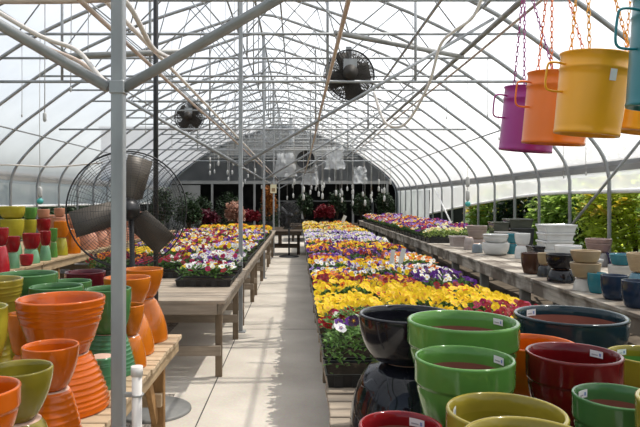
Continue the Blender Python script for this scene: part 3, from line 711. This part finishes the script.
for k in range(55):
    for c in range(3):
        if k in(0,) and c==2: continue
        random.seed(k*3+c)
        if k in MIDROWS: mix,nf=MIDROWS[k]
        elif k<25: mix,nf=('ODYRY',44) if k%2 else ('OYRP',44)
        elif k<36: mix,nf=('LLWWCB',44) if k%3 else ('LLPW',42)
        else: mix,nf=[('YCYO',44),('CCYW',44),('YYRC',42)][k%3]
        if k in(2,3) and c==2: mix,nf=('RRRMY',44)
        if k in (1,2) and c==1: mix,nf=('RRKDY',36)
        if 8<=k<=12 and c==2: mix,nf=('PPPKW' if k<11 else 'WWBPO',44)
        if 13<=k<=16 and c==2: mix,nf=('OOYWW',46)
        near=k<5
        H=(.185,.15)[k] if k<2 else .115
        flat(.135+.255+c*.508,Y0+k*ST,CB,mix,nf,'flat of %s pansies, %s row of the middle bed, %s'%(mixname(mix),nth(k+1),colname[c]),CGR,near,H,'t' if k<=1 else 'n',rz=random.uniform(-.012,.012)).scale.x=.925*(1 if near else random.choice((-1,1)))
# left bed
lcol=('path side','middle column','far side')
for k in range(29):
    for c in range(3):
        if k<2 and c>0 : continue
        random.seed(500+k*3+c)
        if k==0: mix,nf='WWMBRD',30
        elif k<4: mix,nf=(('WWWBMP',44),('RRMRW',34),('RRRKO',34))[c]
        elif k<8: mix,nf=(('WWLBYM',44),('MWRYP',44),('YYYYD',50))[c]
        else:
            q=[('WMPYL',44),('MMPWY',44),('YLWO',44),('RMMWY',44),('PMWD',44),('YODM',44)]
            mix,nf=q[(k*2+c)%6]
            if k>22: mix,nf=('YOYD',46)
        flat(-.905-c*.548-(.10 if min(abs(5.86+k*.315-p_) for p_ in posts)<.2 else 0),5.86+k*.315,LT,mix,nf,'flat of %s pansies, %s row of the left bench, %s'%(mixname(mix),nth(k+1),lcol[c]),'pansy flats of the left bench',k==0,.085 if k==0 else .11)
# right bench flowers
for k in range(31):
    for c in range(2):
        q=[('PPM',42),('CCL',20),('OYM',38),('PLO',38),('WPO',34),('MOL',36),('YOP',34)]
        mix,nf=q[(k*2+c*3)%7]; fo='n'
        if k in(0,1): mix,nf,fo='CCW',22,'p'
        if k in(2,3): mix,nf='PPM',46
        if k in(4,5) and c==1: mix,nf,fo='CLW',16,'p'
        if c==1 and k<1: continue
        flat(2.54+c*.56,10.55+k*.345+c*.02,RB,mix,nf,'flat of %s flowers, %s row on the right bench, %s'%(mixname(mix),nth(k+1),('aisle side','wall side')[c]),'flower flats on the right bench',False,.12 if c==0 else .16,fo)
# plant tags stuck in the beds
def stake(X,Y,zb,h,w_,label,tilt):
    m=MB(); m.box((0,0,h*.3),(w_*.35,.002,h*.6)); m.box((0,0,h*.78),(w_,.0025,h*.45)); o=m.build('plant_marker',whitep,None,(X,Y,zb)); o.rotation_euler=(.15,tilt,.1); tag(o,label,'marker','white plant markers')
stake(.98,6.5,.68,.34,.045,'white plant marker leaning in the middle bed, left of a pair',.12)
stake(1.06,6.48,.68,.36,.05,'white plant marker leaning in the middle bed, right of a pair',.2)
stake(1.25,18.0,.70,.42,.1,'white plant marker far back in the middle bed',.4)
stake(3.0,17.5,.86,.4,.09,'white plant marker among the right bench flowers',.3)

# ---------------------------------------------------------------- big pedestal fan
def fan_parts(par,Rr,depth,nb,M,c,blade_rot,wire=.0022,rings=12,spokes=20,mw=fanwire,bladew=.3,hub=.075,bm=None,rim=.009):
    c=V(c)
    for nm,zo,bulge in (('front_guard',depth/2,1),('rear_guard',-depth/2,-1)):
        m=MB()
        for i in range(1,rings+1):
            q=i/rings; z_=zo+bulge*.05*(1-q**2)*1.2
            m.ring(c+M@V((0,0,z_)),Rr*q,wire,40,4,M)
        for i in range(spokes):
            a=2*pi*i/spokes+.05*bulge
            m.tube([c+M@V((Rr*q*cos(a),Rr*q*sin(a),zo+bulge*.06*(1-q**2))) for q in (.1,.4,.7,1)],wire*1.2,4)
        m.build(nm,mw,par)
    m=MB(); m.ring(c+M@V((0,0,depth/2)),Rr,rim,48,6,M); m.ring(c+M@V((0,0,-depth/2)),Rr,rim*.6,48,6,M); m.build('guard_rim',blackm,par)
    for b in range(nb):
        a=blade_rot+2*pi*b/nb; m=MB(); vs=[]
        for q,wd in ((.16,.12),(.24,.52),(.6,.55),(.93,.56)):
            for s in (-1,0,1):
                y=s*wd*bladew*Rr*1.0; zz=s*.07*Rr+ -.02*Rr*(1-abs(s))
                vs.append(c+M@V((q*Rr*cos(a)-y*sin(a),q*Rr*sin(a)+y*cos(a),zz)))
        fs=[(i*3+j,i*3+j+1,(i+1)*3+j+1,(i+1)*3+j) for i in range(3) for j in range(2)]
        m.add(vs,fs,0,True); o=m.build('blade',bm or blade_m,par); sd=o.modifiers.new('solid','SOLIDIFY'); sd.thickness=.006
    m=MB(); n=20; prof=[(.0001,.17,0),(hub*.5,.16,0),(hub*.85,.125,0),(hub,.07,0),(hub,-.06,0),(hub*.8,-.09,0),(.0001,-.095,0)]
    m.lathe(prof,n,c,M); m.build('motor',blackm,par)
fr=empty('pedestal_fan',(-1.16,4.44,0),'large black pedestal fan with three brown blades behind the orange pots','fan')
Mf=Matrix.Rotation(R(22),3,'Z')@Matrix.Rotation(R(90),3,'X')
# local: fan normal is +Z of Mf -> points to the viewer
fan_parts(fr,.43,.15,3,Mf,(-.12,.06,1.48),R(76),.0011,24,30,bladew=.40,hub=.088,rim=.006)
m=MB(); m.tube([(-.075,-.0,1.45),(-.06,0,.9),(-.03,0,.5),(0,0,.05)],.019,10); m.tube([(-.12,.06,1.45),(-.075,0,1.45)],.03,8); m.build('pole',blackm,fr)
m=MB(); m.lathe([(.0001,.045,0),(.05,.045,0),(.06,.03,0),(.255,.022,0),(.27,.012,0),(.272,0,0)],40,(.10,-.02,0.001)); m.build('base',basic('grey_iron',(.22,.22,.21),.6,.3,.4,.2,7),fr)
# tall dark pole
m=MB(); m.tube([(-1.128,4.76,0),(-1.128,4.76,zroof(-1.128)-.03)],.020,10); m.tube([(-1.128,4.76,0),(-1.128,4.76,.02)],.05,12)
tag(m.build('dark_pole',blackm),'thin black pole reaching the roof just past the pedestal fan','pole')
# hanging circulation fans
def haf(X,Y,Z,Rr,zt,label,yaw,a0):
    r=empty('ceiling_fan',(X,Y,Z),label,'fan','round fans hung under the roof')
    M=Matrix.Rotation(yaw,3,'Z')@Matrix.Rotation(R(90),3,'X')
    fan_parts(r,Rr,.14,4,M,(0,0,0),a0,.0036,20,44,hafm,.62,.07,bm=hafm)
    m=MB(); m.box((0,.02,Rr*.5+(zt-Z-Rr*.5)/2),(.07,.02,zt-Z-Rr*.5)); m.box((0,-.12,Rr*.35),(.16,.1,.13)); m.build('bracket',galv,r)
    m=MB(); m.lathe([(.0001,-.02,0),(.085,-.01,0),(.09,.06,0),(.0001,.09,0)],20,(0,-.17,.0),Matrix.Rotation(R(90),3,'X')); m.build('motor_cover',hafm,r)
haf(.62,7.3,3.06,.30,3.42,'round black fan hung under the roof over the middle bed',R(14),.3)
haf(-2.44,13.5,3.42,.33,3.75,'smaller looking round black fan hung far back on the left',R(-12),.9)
m=MB(); m.tube([(.42,6.85,3.46),(2.13,7.75,3.40)],.03,10); tag(m.build('fan_pipe',rustpipe),'dark thick pipe the nearer hanging fan is fixed to','pipe')
m=MB(); m.tube([(-3.6,13.52,3.77),(-1.6,13.52,3.77)],.026,10); tag(m.build('fan_pipe',rustpipe),'dull pipe the farther hanging fan is fixed to','pipe')
m=MB(); m.tube([(-1.95,5.05,2.76),(-.9,5.05,2.80)],.025,10); tag(m.build('spare_pipe',rustpipe),'short dull pipe lying level above the pedestal fan','pipe')
# ---------------------------------------------------------------- pipes
def cr(pts,k=6):
    pts=[V(p) for p in pts]; o=[]
    for i in range(len(pts)-1):
        a=pts[max(i-1,0)]; b=pts[i]; c=pts[i+1]; d=pts[min(i+2,len(pts)-1)]
        for j in range(k):
            t=j/k; o.append(.5*((2*b)+(c-a)*t+(2*a-5*b+4*c-d)*t*t+(3*b-a-3*c+d)*t**3))
    o.append(pts[-1]); return o
def pipe(pts,r,mt,label,name='water_pipe'):
    m=MB(); m.tube(cr(pts),r,8); return tag(m.build(name,mt),label,'pipe')
pipe([(-.755,.2,2.33),(-.76,5,2.34),(-.75,12,2.33),(-.76,24,2.34)],.011,pvc,'white water pipe running back beside the posts, upper of a pair')
pipe([(-.80,.2,2.29),(-.80,4,2.28),(-.79,9,2.29),(-.80,24,2.28)],.010,pinkpvc,'stained water pipe running back beside the posts, lower of a pair')
pipe([(.225,.6,2.47),(.24,2.8,2.50),(.24,6,2.50),(.25,12,2.48),(.24,22,2.5)],.0135,pinkpvc,'brownish pipe hung above the middle bed')
def W3(px,py,d): return (at(px,d),d,zat(py,d))
pipe([W3(482,-2,5.2),W3(472,18,5.3),W3(453,32,5.4),W3(440,46,5.5),W3(428,86,5.7),W3(405,124,6.0),W3(385,122,6.1),W3(374,92,6.2)],.014,pvc,'bent white water pipe hanging down under the right roof')
pipe([(2.23,3.0,3.40),(2.24,8,3.38),(2.23,14,3.40),(2.22,24,3.38)],.015,pinkpvc,'tan pipe beside the thick grey pipe on the right')
pipe([W3(-12,6,2.5),W3(40,36,2.55),W3(76,50,2.6),W3(96,72,2.5),W3(112,90,2.4)],.010,pvc,'bent white pipe along the front left brace')
pipe([W3(-12,18,2.75),W3(40,45,2.8),W3(80,62,2.8),W3(108,86,2.75)],.010,pinkpvc,'stained pipe just under the bent white pipe at front left')
pipe([W3(124,0,2.35),W3(132,10,2.4),W3(141,27,2.5),W3(150,44,2.7),W3(158,52,2.9),W3(175,60,3.3)],.011,pvc,'white pipe bending beside the top of the front post')
pipe([W3(-20,1,2.3),W3(60,1,2.31),W3(118,-1,2.32)],.012,pinkpvc,'stained level pipe at the top left corner')
for i,(x0,x1,y,d) in enumerate(((0,110,166,8.2),(0,118,150,9.5))): pass
pipe([(-4.6,7.9,2.0),(-3.9,8.0,2.02),(-3.3,8.1,2.0),(-2.6,8.0,2.05)],.011,pvc,'white pipe crossing above the small pots on the left')
m=MB(); m.tube([(-.596,2.22,0),(-.596,2.22,.93)],.019,12); m.tube([(-.596,2.22,.90),(-.596,2.22,.935)],.0225,12)
ro=m.build('standpipe',pvc); tag(ro,'short white standpipe strapped to the front post','pipe')
m=MB(); m.ring((-.596,2.22,.83),.0225,.004,16,5); m.box((-.625,2.22,.83),(.03,.02,.014)); o=m.build('clamp',rustpipe,ro); o['label']='grey pipe clamp'
m=MB(); m.tube([(4.18,9.75,.82),(4.18,6.9,2.52)],.020,10); tag(m.build('wall_brace',galv),'grey brace pipe slanting across the right wall','brace')
m=MB(); m.tube([(4.17,18.3,1.9),(4.10,15.9,.85)],.022,10); tag(m.build('wall_brace',whitep),'white pole leaning at the right wall above the flowers','brace')
# ---------------------------------------------------------------- hanging cords
used=[]
def cord(X,Y,zt,zb,label,group,weights=1,r=.0045,ball=None,sc_=1.):
    Y=min([q for i_,q in enumerate(hoopY) if (i_-3)%4],key=lambda q:abs(q-Y))
    while any(abs(X-a_)<.13 and abs(Y-b_)<.1 for a_,b_ in used): X+=.14
    used.append((X,Y)); zt=zroof(X)
    o=empty('drip_line',(X,Y,zb),label,'drip line',group)
    m=MB(); m.tube([(0,0,0.02),(random.uniform(-.01,.01),0,(zt-zb)*.5),(0,0,zt-zb)],r,5); m.build('string',cordm,o)
    z_=0
    for k in range(weights):
        m=MB(); h=.11*sc_; m.lathe([(.0001,0,0),(.014*sc_,.006,0),(.020*sc_,.02*sc_,0),(.020*sc_,.09*sc_,0),(.012*sc_,.1*sc_,0),(.0001,h,0)],10,(0,0,z_)); m.build('weight',weightm,o); z_+=h*1.25
    if ball:
        m=MB(); m.lathe([(.045*sin(pi*i/8)+.0001,-.045*cos(pi*i/8)-.045,0) for i in range(9)],12); m.build('ball',tealp,o)
random.seed(21)
cord(at(32,8.0),8.0,3.3,zat(198,8.0),'cord with white weight and teal ball above the small pots','weighted cords',1,ball=1,sc_=1.5)
cord(at(460,9.9),9.9,3.5,zat(201,9.9),'cord with white weights and teal ball by the right wall','weighted cords',2,ball=1,sc_=1.6)
cord(at(51,6),6,zroof(at(51,6))-.1,zat(124,6),'cord with pale tip hanging at front left','weighted cords',1,sc_=.9)
k=0
for i in range(44):
    if i<30: Y=random.uniform(15,25); px=random.choice([random.uniform(286,400),random.uniform(292,385)]); zb=random.uniform(1.35,2.1)
    else: Y=random.uniform(17,25); px=random.uniform(198,262); zb=random.uniform(1.9,2.6)
    X=at(px,Y); k+=1
    cord(X,Y,zroof(X)-.06,zb,'drip cord hanging at the far end, %s at %d metres back'%(('over the middle bed','over the left side')[i>=30],round(Y)),'drip cords at the far end',random.choice((1,1,2)),.006,sc_=1.5)
for i,(px,y0,Y) in enumerate(((333,150,9),(416,110,8),(446,120,9.5),(482,120,8.5),(500,140,9.4),(572,178,8),(595,175,8),(530,150,8.2),(208,100,8),(222,135,9),(230,120,10),(96,110,7),(70,90,6.5),(352,130,10),(372,140,11),(138,130,9),(176,150,11),(30,120,8.5))):
    X=at(px,Y); cord(X,Y,zroof(X)-.05,zat(y0,Y),'thin pale cord hanging from the roof %s'%('on the left' if px<240 else 'over the middle' if px<440 else 'on the right')+', %s of its side'%nth(i+1),'thin roof cords',1,.004,sc_=.5)
# ---------------------------------------------------------------- hanging enamel mugs
def chain(m,a,b,step=.024):
    a=V(a); b=V(b); L=(b-a).length; n=max(2,int(L/step)); d=(b-a).normalized()
    x=d.cross(V((0,1,.1))).normalized(); y=d.cross(x)
    for i in range(n):
        c=a+d*(L*(i+.5)/n); s=x if i%2 else y
        pts=[c+d*(step*.68*cos(t))+s*(.0065*sin(t)) for t in [2*pi*q/8 for q in range(8)]]
        m.tube(pts,.0022,4,0,closed=True)
def mug(X,Y,zb,h,rt,rb,col,label,tilt,hand=pi,stk=None):
    r=empty('hanging_planter',(X,Y,zb),label,'planter','enamel mug planters hung by chains'); r.rotation_euler=(R(4),tilt,0)
    M=Euler((R(4),tilt,0)).to_matrix().inverted()
    t=.003; m=MB()
    p=[(.0001,.012,0),(rb-.012,.012,0),(rb-.010,0,0),(rb,0,0),(rb+.002,.008,0),(rb,.016,0)]
    for q in (.1,.3,.5,.7,.79): p.append((rb+(rt-rb)*q,h*q,0))
    p+=[(rb+(rt-rb)*.81+.004,h*.805,0),(rb+(rt-rb)*.83,h*.83,0),(rt,h*.97,0),(rt+.005,h*.985,0),(rt+.005,h,0),(rt-.003,h,0),(rb+(rt-rb)*.5-t,h*.5,0),(rb-t,.02,0),(.0001,.02,0)]
    m.lathe(p,48); m.build('body',tin[col],r)
    m=MB(); ca,sa=cos(hand),sin(hand); hp=[]
    for (a,z_) in ((rt-.002,h*.84),(rt+.03,h*.85),(rt+.056,h*.835),(rt+.064,h*.78),(rt+.064,h*.58),(rt+.054,h*.51),(rt+.03,h*.495),(rb+(rt-rb)*.45,h*.5)): hp.append((a*ca,a*sa,z_))
    m.tube(cr(hp,5),.0042,8); m.build('handle',tin[col],r)
    ap=M@V((0,0,h+.60))
    for kk in range(3):
        a=pi/2+.4+2*pi*kk/3; m=MB(); chain(m,(rt*cos(a),rt*sin(a),h),ap); m.build('chain',tin[col],r)
    m=MB(); chain(m,ap,ap+M@V((0,0,.42)),.03); m.build('hook',galv,r)
    if stk is not None:
        m=MB(); a=stk; rr=rt+.0035
        for i in range(4):
            a0=a+(i/4-.5)*.20; a1=a+((i+1)/4-.5)*.20; z0,z1=h*.64,h*.78
            q=lambda aa,zz:((rb+(rt-rb)*zz/h+.003)*cos(aa),(rb+(rt-rb)*zz/h+.003)*sin(aa),zz)
            m.add([q(a0,z0),q(a1,z0),q(a1,z1),q(a0,z1)],[(0,1,2,3)],0)
        o=m.build('price_sticker',whitep,r); o['label']='white paper price sticker'
mug(1.172,3.10,1.80,.325,.132,.130,'purple','purple hanging mug planter, farthest of the row',R(5),R(188),R(305))
mug(1.145,2.70,1.80,.315,.132,.132,'orange','orange hanging mug planter between the purple and yellow ones',R(4),R(188),R(293))
mug(1.065,2.22,1.79,.292,.122,.112,'yellow','yellow hanging mug planter, second from the right edge',R(6),R(188),R(275))
mug(1.15,1.84,1.83,.34,.140,.130,'teal','teal hanging mug planter cut by the right edge',R(4),R(183))
mug(1.55,2.75,1.86,.28,.13,.12,'yellow','second yellow mug planter peeking out behind the nearer yellow one',R(9),R(10))
m=MB(); m.tube([(1.13,1.2,3.13),(1.13,8.5,3.13)],.014,8); m.tube([(1.55,1.2,3.16),(1.55,5,3.16)],.014,8)
tag(m.build('hanging_rail',galv),'thin rail the hanging mugs are hooked on','rail')
# ---------------------------------------------------------------- sign on far post
r=empty('sign_card',(-.68,16.61,1.86),'small pale card sign on the fourth post','sign'); m=MB(); m.box((0,0,0),(.17,.012,.24)); m.build('card',basic('card_cream',(.72,.66,.45),.6),r)
m=MB(); m.box((0,-.008,-.03),(.10,.004,.10)); m.build('picture',basic('card_brown',(.30,.20,.10),.6),r)
# ---------------------------------------------------------------- far end things
fr2=empty('pedestal_fan',(at(289,16.3),16.25,0),'dark pedestal fan at the far end of the path','fan')
Mf2=Matrix.Rotation(R(35),3,'Z')@Matrix.Rotation(R(90),3,'X')
fan_parts(fr2,.36,.14,3,Mf2,(0,0,1.13),R(20),.004,9,18,blackm,bm=blackm)
m=MB(); m.tube([(.0,.12,1.1),(.0,.12,.04)],.025,10); m.build('pole',blackm,fr2)
m=MB(); m.lathe([(.0001,.05,0),(.25,.03,0),(.28,0,0)],28,(0,.1,.001)); m.build('base',blackm,fr2)
bench('plant_bench',-1.35,.12,16.75,17.8,.68,'dark bench across the end of the path','bench',None,(darkwood,darkwood,darkwood),bw=.13,legs=[17.0,17.5])
def bush(name,X,Y,zb,rx,ry,rz_,mtl,nl,L,label,cat,group=None,seed=1,potm=None,flowers=None):
    r=empty(name,(X,Y,zb),label,cat,group); random.seed(seed); m=MB()
    ph=.0
    if potm:
        ph=.18; me=pot_mesh(.16,.11,.2,'tub',potm,False,20); link('pot',me,r)
    for i in range(nl):
        a=random.uniform(0,2*pi); b=math.acos(random.uniform(-.6,1)); q=random.uniform(.6,1.05)
        q*=1+.18*sin(3*a+seed)*sin(2*b)
        p=V((rx*q*sin(b)*cos(a),ry*q*sin(b)*sin(a),ph+rz_*(.62)+rz_*.62*q*cos(b)))
        leaf(m,p,L*random.uniform(.7,1.3),random.uniform(0,2*pi),random.uniform(-.7,.9))
    m.build('foliage',mtl,r)
    m=MB()
    for s in range(5):
        a=2*pi*s/5; m.tube([(0,0,ph),(rx*.25*cos(a),ry*.25*sin(a),ph+rz_*.45),(rx*.5*cos(a),ry*.5*sin(a),ph+rz_*.9)],[.02*rz_+.004,.014*rz_+.003,.004],5)
    m.build('stem',brownm,r)
    if flowers:
        m=MB()
        for i in range(flowers[1]):
            a=random.uniform(0,2*pi); b=math.acos(random.uniform(0,1)); p=V((rx*1.02*sin(b)*cos(a),ry*1.02*sin(b)*sin(a),ph+rz_*.62+rz_*.64*cos(b)))
            for j in range(4): leaf(m,p,L*1.0,random.uniform(0,2*pi),random.uniform(-.2,.9))
        o=m.build('flowers',flowers[0],r); o['kind']='stuff'
brownm=basic('bark',(.10,.075,.05),.9,0,.2,.3,9)
lg_dark=leafmat('dark_foliage',(.025,.05,.018),.5,.15); lg_mid=leafmat('mid_foliage',(.28,.40,.08),.5,.5); lg_bright=leafmat('bright_foliage',(.55,.62,.10),.5,.6); lg_yel=leafmat('yellow_foliage',(.55,.42,.04),.35,.4)
lg_burg=leafmat('burgundy_foliage',(.10,.008,.02),.4,.2); lg_red=leafmat('red_foliage',(.20,.012,.02),.35,.25); lg_or=leafmat('orange_foliage',(.36,.13,.025),.4,.3); lg_pinkl=leafmat('peach_foliage',(.5,.28,.2),.3,.3)
# plants on the far benches and in the far end
fp=[(-1.65,19.9,.60,.38,.36,.34,lg_red,'red mound of flowers far back left of the path'),(-1.0,20.7,.60,.24,.24,1.0,lg_or,'tall orange foliage plant far back left of the path'),
 (-2.75,17.4,.60,.46,.40,.38,lg_burg,'wide burgundy foliage plant at the back of the left bench'),(-1.92,18.2,.60,.27,.3,.55,lg_pinkl,'peach coloured foliage plant at the back of the left bench'),
 (-2.85,15.75,.60,.30,.42,.6,lg_dark,'dark green bush at the left behind the pansies'),(-3.58,15.75,.60,.28,.42,.85,lg_dark,'dark leafy bush beyond the pedestal fan'),
 (1.0,22.6,.60,.36,.3,.46,lg_red,'red flowers at the far end of the middle bed'),(.25,23.4,.60,.32,.4,.8,lg_dark,'dark green bush at the far end, left of the red flowers'),
 (1.55,23.75,.6,.33,.4,.9,lg_dark,'dark green bush at the far end, right of the red flowers'),(2.45,23.3,.6,.36,.42,.8,lg_dark,'dark green bush on the far bench, second from the right wall'),
 (3.42,23.4,.6,.36,.42,.85,lg_dark,'dark green bush on the far bench, by the right wall'),(-1.1,23.0,0,.42,.42,1.2,lg_dark,'dark bush on the floor behind the far pedestal fan'),
 (-3.0,18.6,.6,.3,.3,.7,lg_dark,'dark bush behind the burgundy plant'),(-3.9,21.0,0,.5,.5,1.3,lg_dark,'large dark bush on the floor by the far left wall'),(-2.6,22.4,0,.5,.5,1.3,lg_dark,'large dark bush on the floor left of the dark doorway')]
for i,(px,Y,zb,a,b,c,mt_,lab) in enumerate(fp): bush('potted_shrub',px,Y,zb+.001,a,b,c,mt_,900,.10,lab,'plant','plants at the far end',seed=40+i,potm='charcoal')
# low benches holding them
bench('plant_bench',-3.4,-1.42,16.62,19.2,.60,'dark bench of bushes at the far end of the left side','bench',None,(darkwood,)*3,bw=.2,low=False)
bench('plant_bench',-2.2,-.5,19.35,21.2,.60,'dark bench of red flowers far back','bench',None,(darkwood,)*3,bw=.2,low=False)
bench('plant_bench',-3.95,-2.45,15.05,16.5,.60,'dark bench of leafy bushes left of the pansy benches','bench',None,(darkwood,)*3,bw=.2,low=False)
bench('plant_bench',-.3,4.0,22.15,24.8,.60,'dark bench across the far end','bench',None,(darkwood,)*3,bw=.2,low=False)
# unit heaters and plastic sheets in the roof at the far end
r=empty('unit_heater',(at(300,22),22,2.55),'grey box heater with dark fan hung at the far end','heater')
m=MB(); m.box((0,0,.45),(1.1,.6,.9)); m.build('cabinet',rustpipe,r,bevel=.02)
m=MB(); m.lathe([(.0001,0,0),(.08,-.01,0),(.30,.02,0),(.33,.05,0)],24,(.2,-.33,.45),Matrix.Rotation(R(90),3,'X')); m.build('fan',blackm,r)
m=MB(); 
for s in (-1,1): m.tube([(s*.4,0,.9),(s*.4,0,1.9)],.012,6)
m.build('hanger',galv,r)
m=MB(); m.tube([(-.3,.1,.9),(-.3,.1,1.2),(-.3,.4,1.5),(-.3,.4,2.0)],.09,12); m.build('flue',galv,r)
for i,(px,py,Y,s) in enumerate(((285,165,21,.55),(335,158,20,.5),(360,175,22,.4),(310,175,23.5,.5))):
    random.seed(60+i); m=MB(); n=9; vs=[]
    for a in range(n):
        for b in range(n): vs.append(((a/(n-1)-.5)*s*(1+.5*b/n)+random.uniform(-.04,.04),random.uniform(-.10,.10),(.5-b/(n-1))*s*1.5+random.uniform(-.03,.03)))
    m.add(vs,[(a*n+b,a*n+b+1,(a+1)*n+b+1,(a+1)*n+b) for a in range(n-1) for b in range(n-1)],0,True)
    o=m.build('plastic_sheet',sheetm,None,W3(px,py,Y)); tag(o,'crumpled clear plastic sheet hung at the far end, %s from the left'%nth((0,2,3,1)[i]+1),'plastic sheet','plastic sheets at the far end')
# shelves in the dark shed
r=empty('shed_shelf',(1.2,29,0),'pale shelf edge inside the dark shed','shelf'); m=MB(); m.box((0,0,1.5),(5,.5,.05)); m.build('board',board,r)
for s in (-1,1):
    m=MB(); m.box((s*2.4,0,.74),(.07,.4,1.48)); m.build('leg',board,r)
# ---------------------------------------------------------------- outdoors
shr=[(7.0,7.4,1.15,1.0,2.2,lg_bright,1),(7.0,9.9,1.15,1.05,2.4,lg_mid,0),(7.1,12.5,1.1,1.1,2.3,lg_bright,1),(6.9,15.2,1.0,1.1,2.0,lg_mid,0),(7.0,18.0,1.1,1.2,2.1,lg_dark,0),(7.1,21.0,1.1,1.3,2.0,lg_mid,1),(7.0,4.8,1.15,1.1,2.4,lg_mid,1),
 (9.9,8.6,1.3,1.4,3.2,lg_mid,1),(9.9,12.2,1.3,1.5,3.4,lg_dark,0),(9.9,16.2,1.3,1.7,3.4,lg_dark,0),(9.9,20.6,1.3,1.8,3.3,lg_dark,0)]
for i,(x,y,a,b,c,mt_,fl) in enumerate(shr):
    bush('garden_shrub',x,y,-.06,a,b,c*.8,mt_,2600,.19,'%s shrub outside the right wall, %s along from the front'%({lg_mid:'green',lg_bright:'yellow green',lg_dark:'dark'}[mt_],nth(i+1)),'shrub','shrubs outside the right wall',seed=80+i,flowers=(lg_yel,70) if fl else None)
for i in range(7):
    bush('garden_shrub',-8.0-(i%2)*.3,4+i*3.2,-.06,1.1,1.3,1.5,lg_dark,1500,.2,'dark shrub outside the left wall, %s along from the front'%nth(i+1),'shrub','shrubs outside the left wall',seed=120+i)
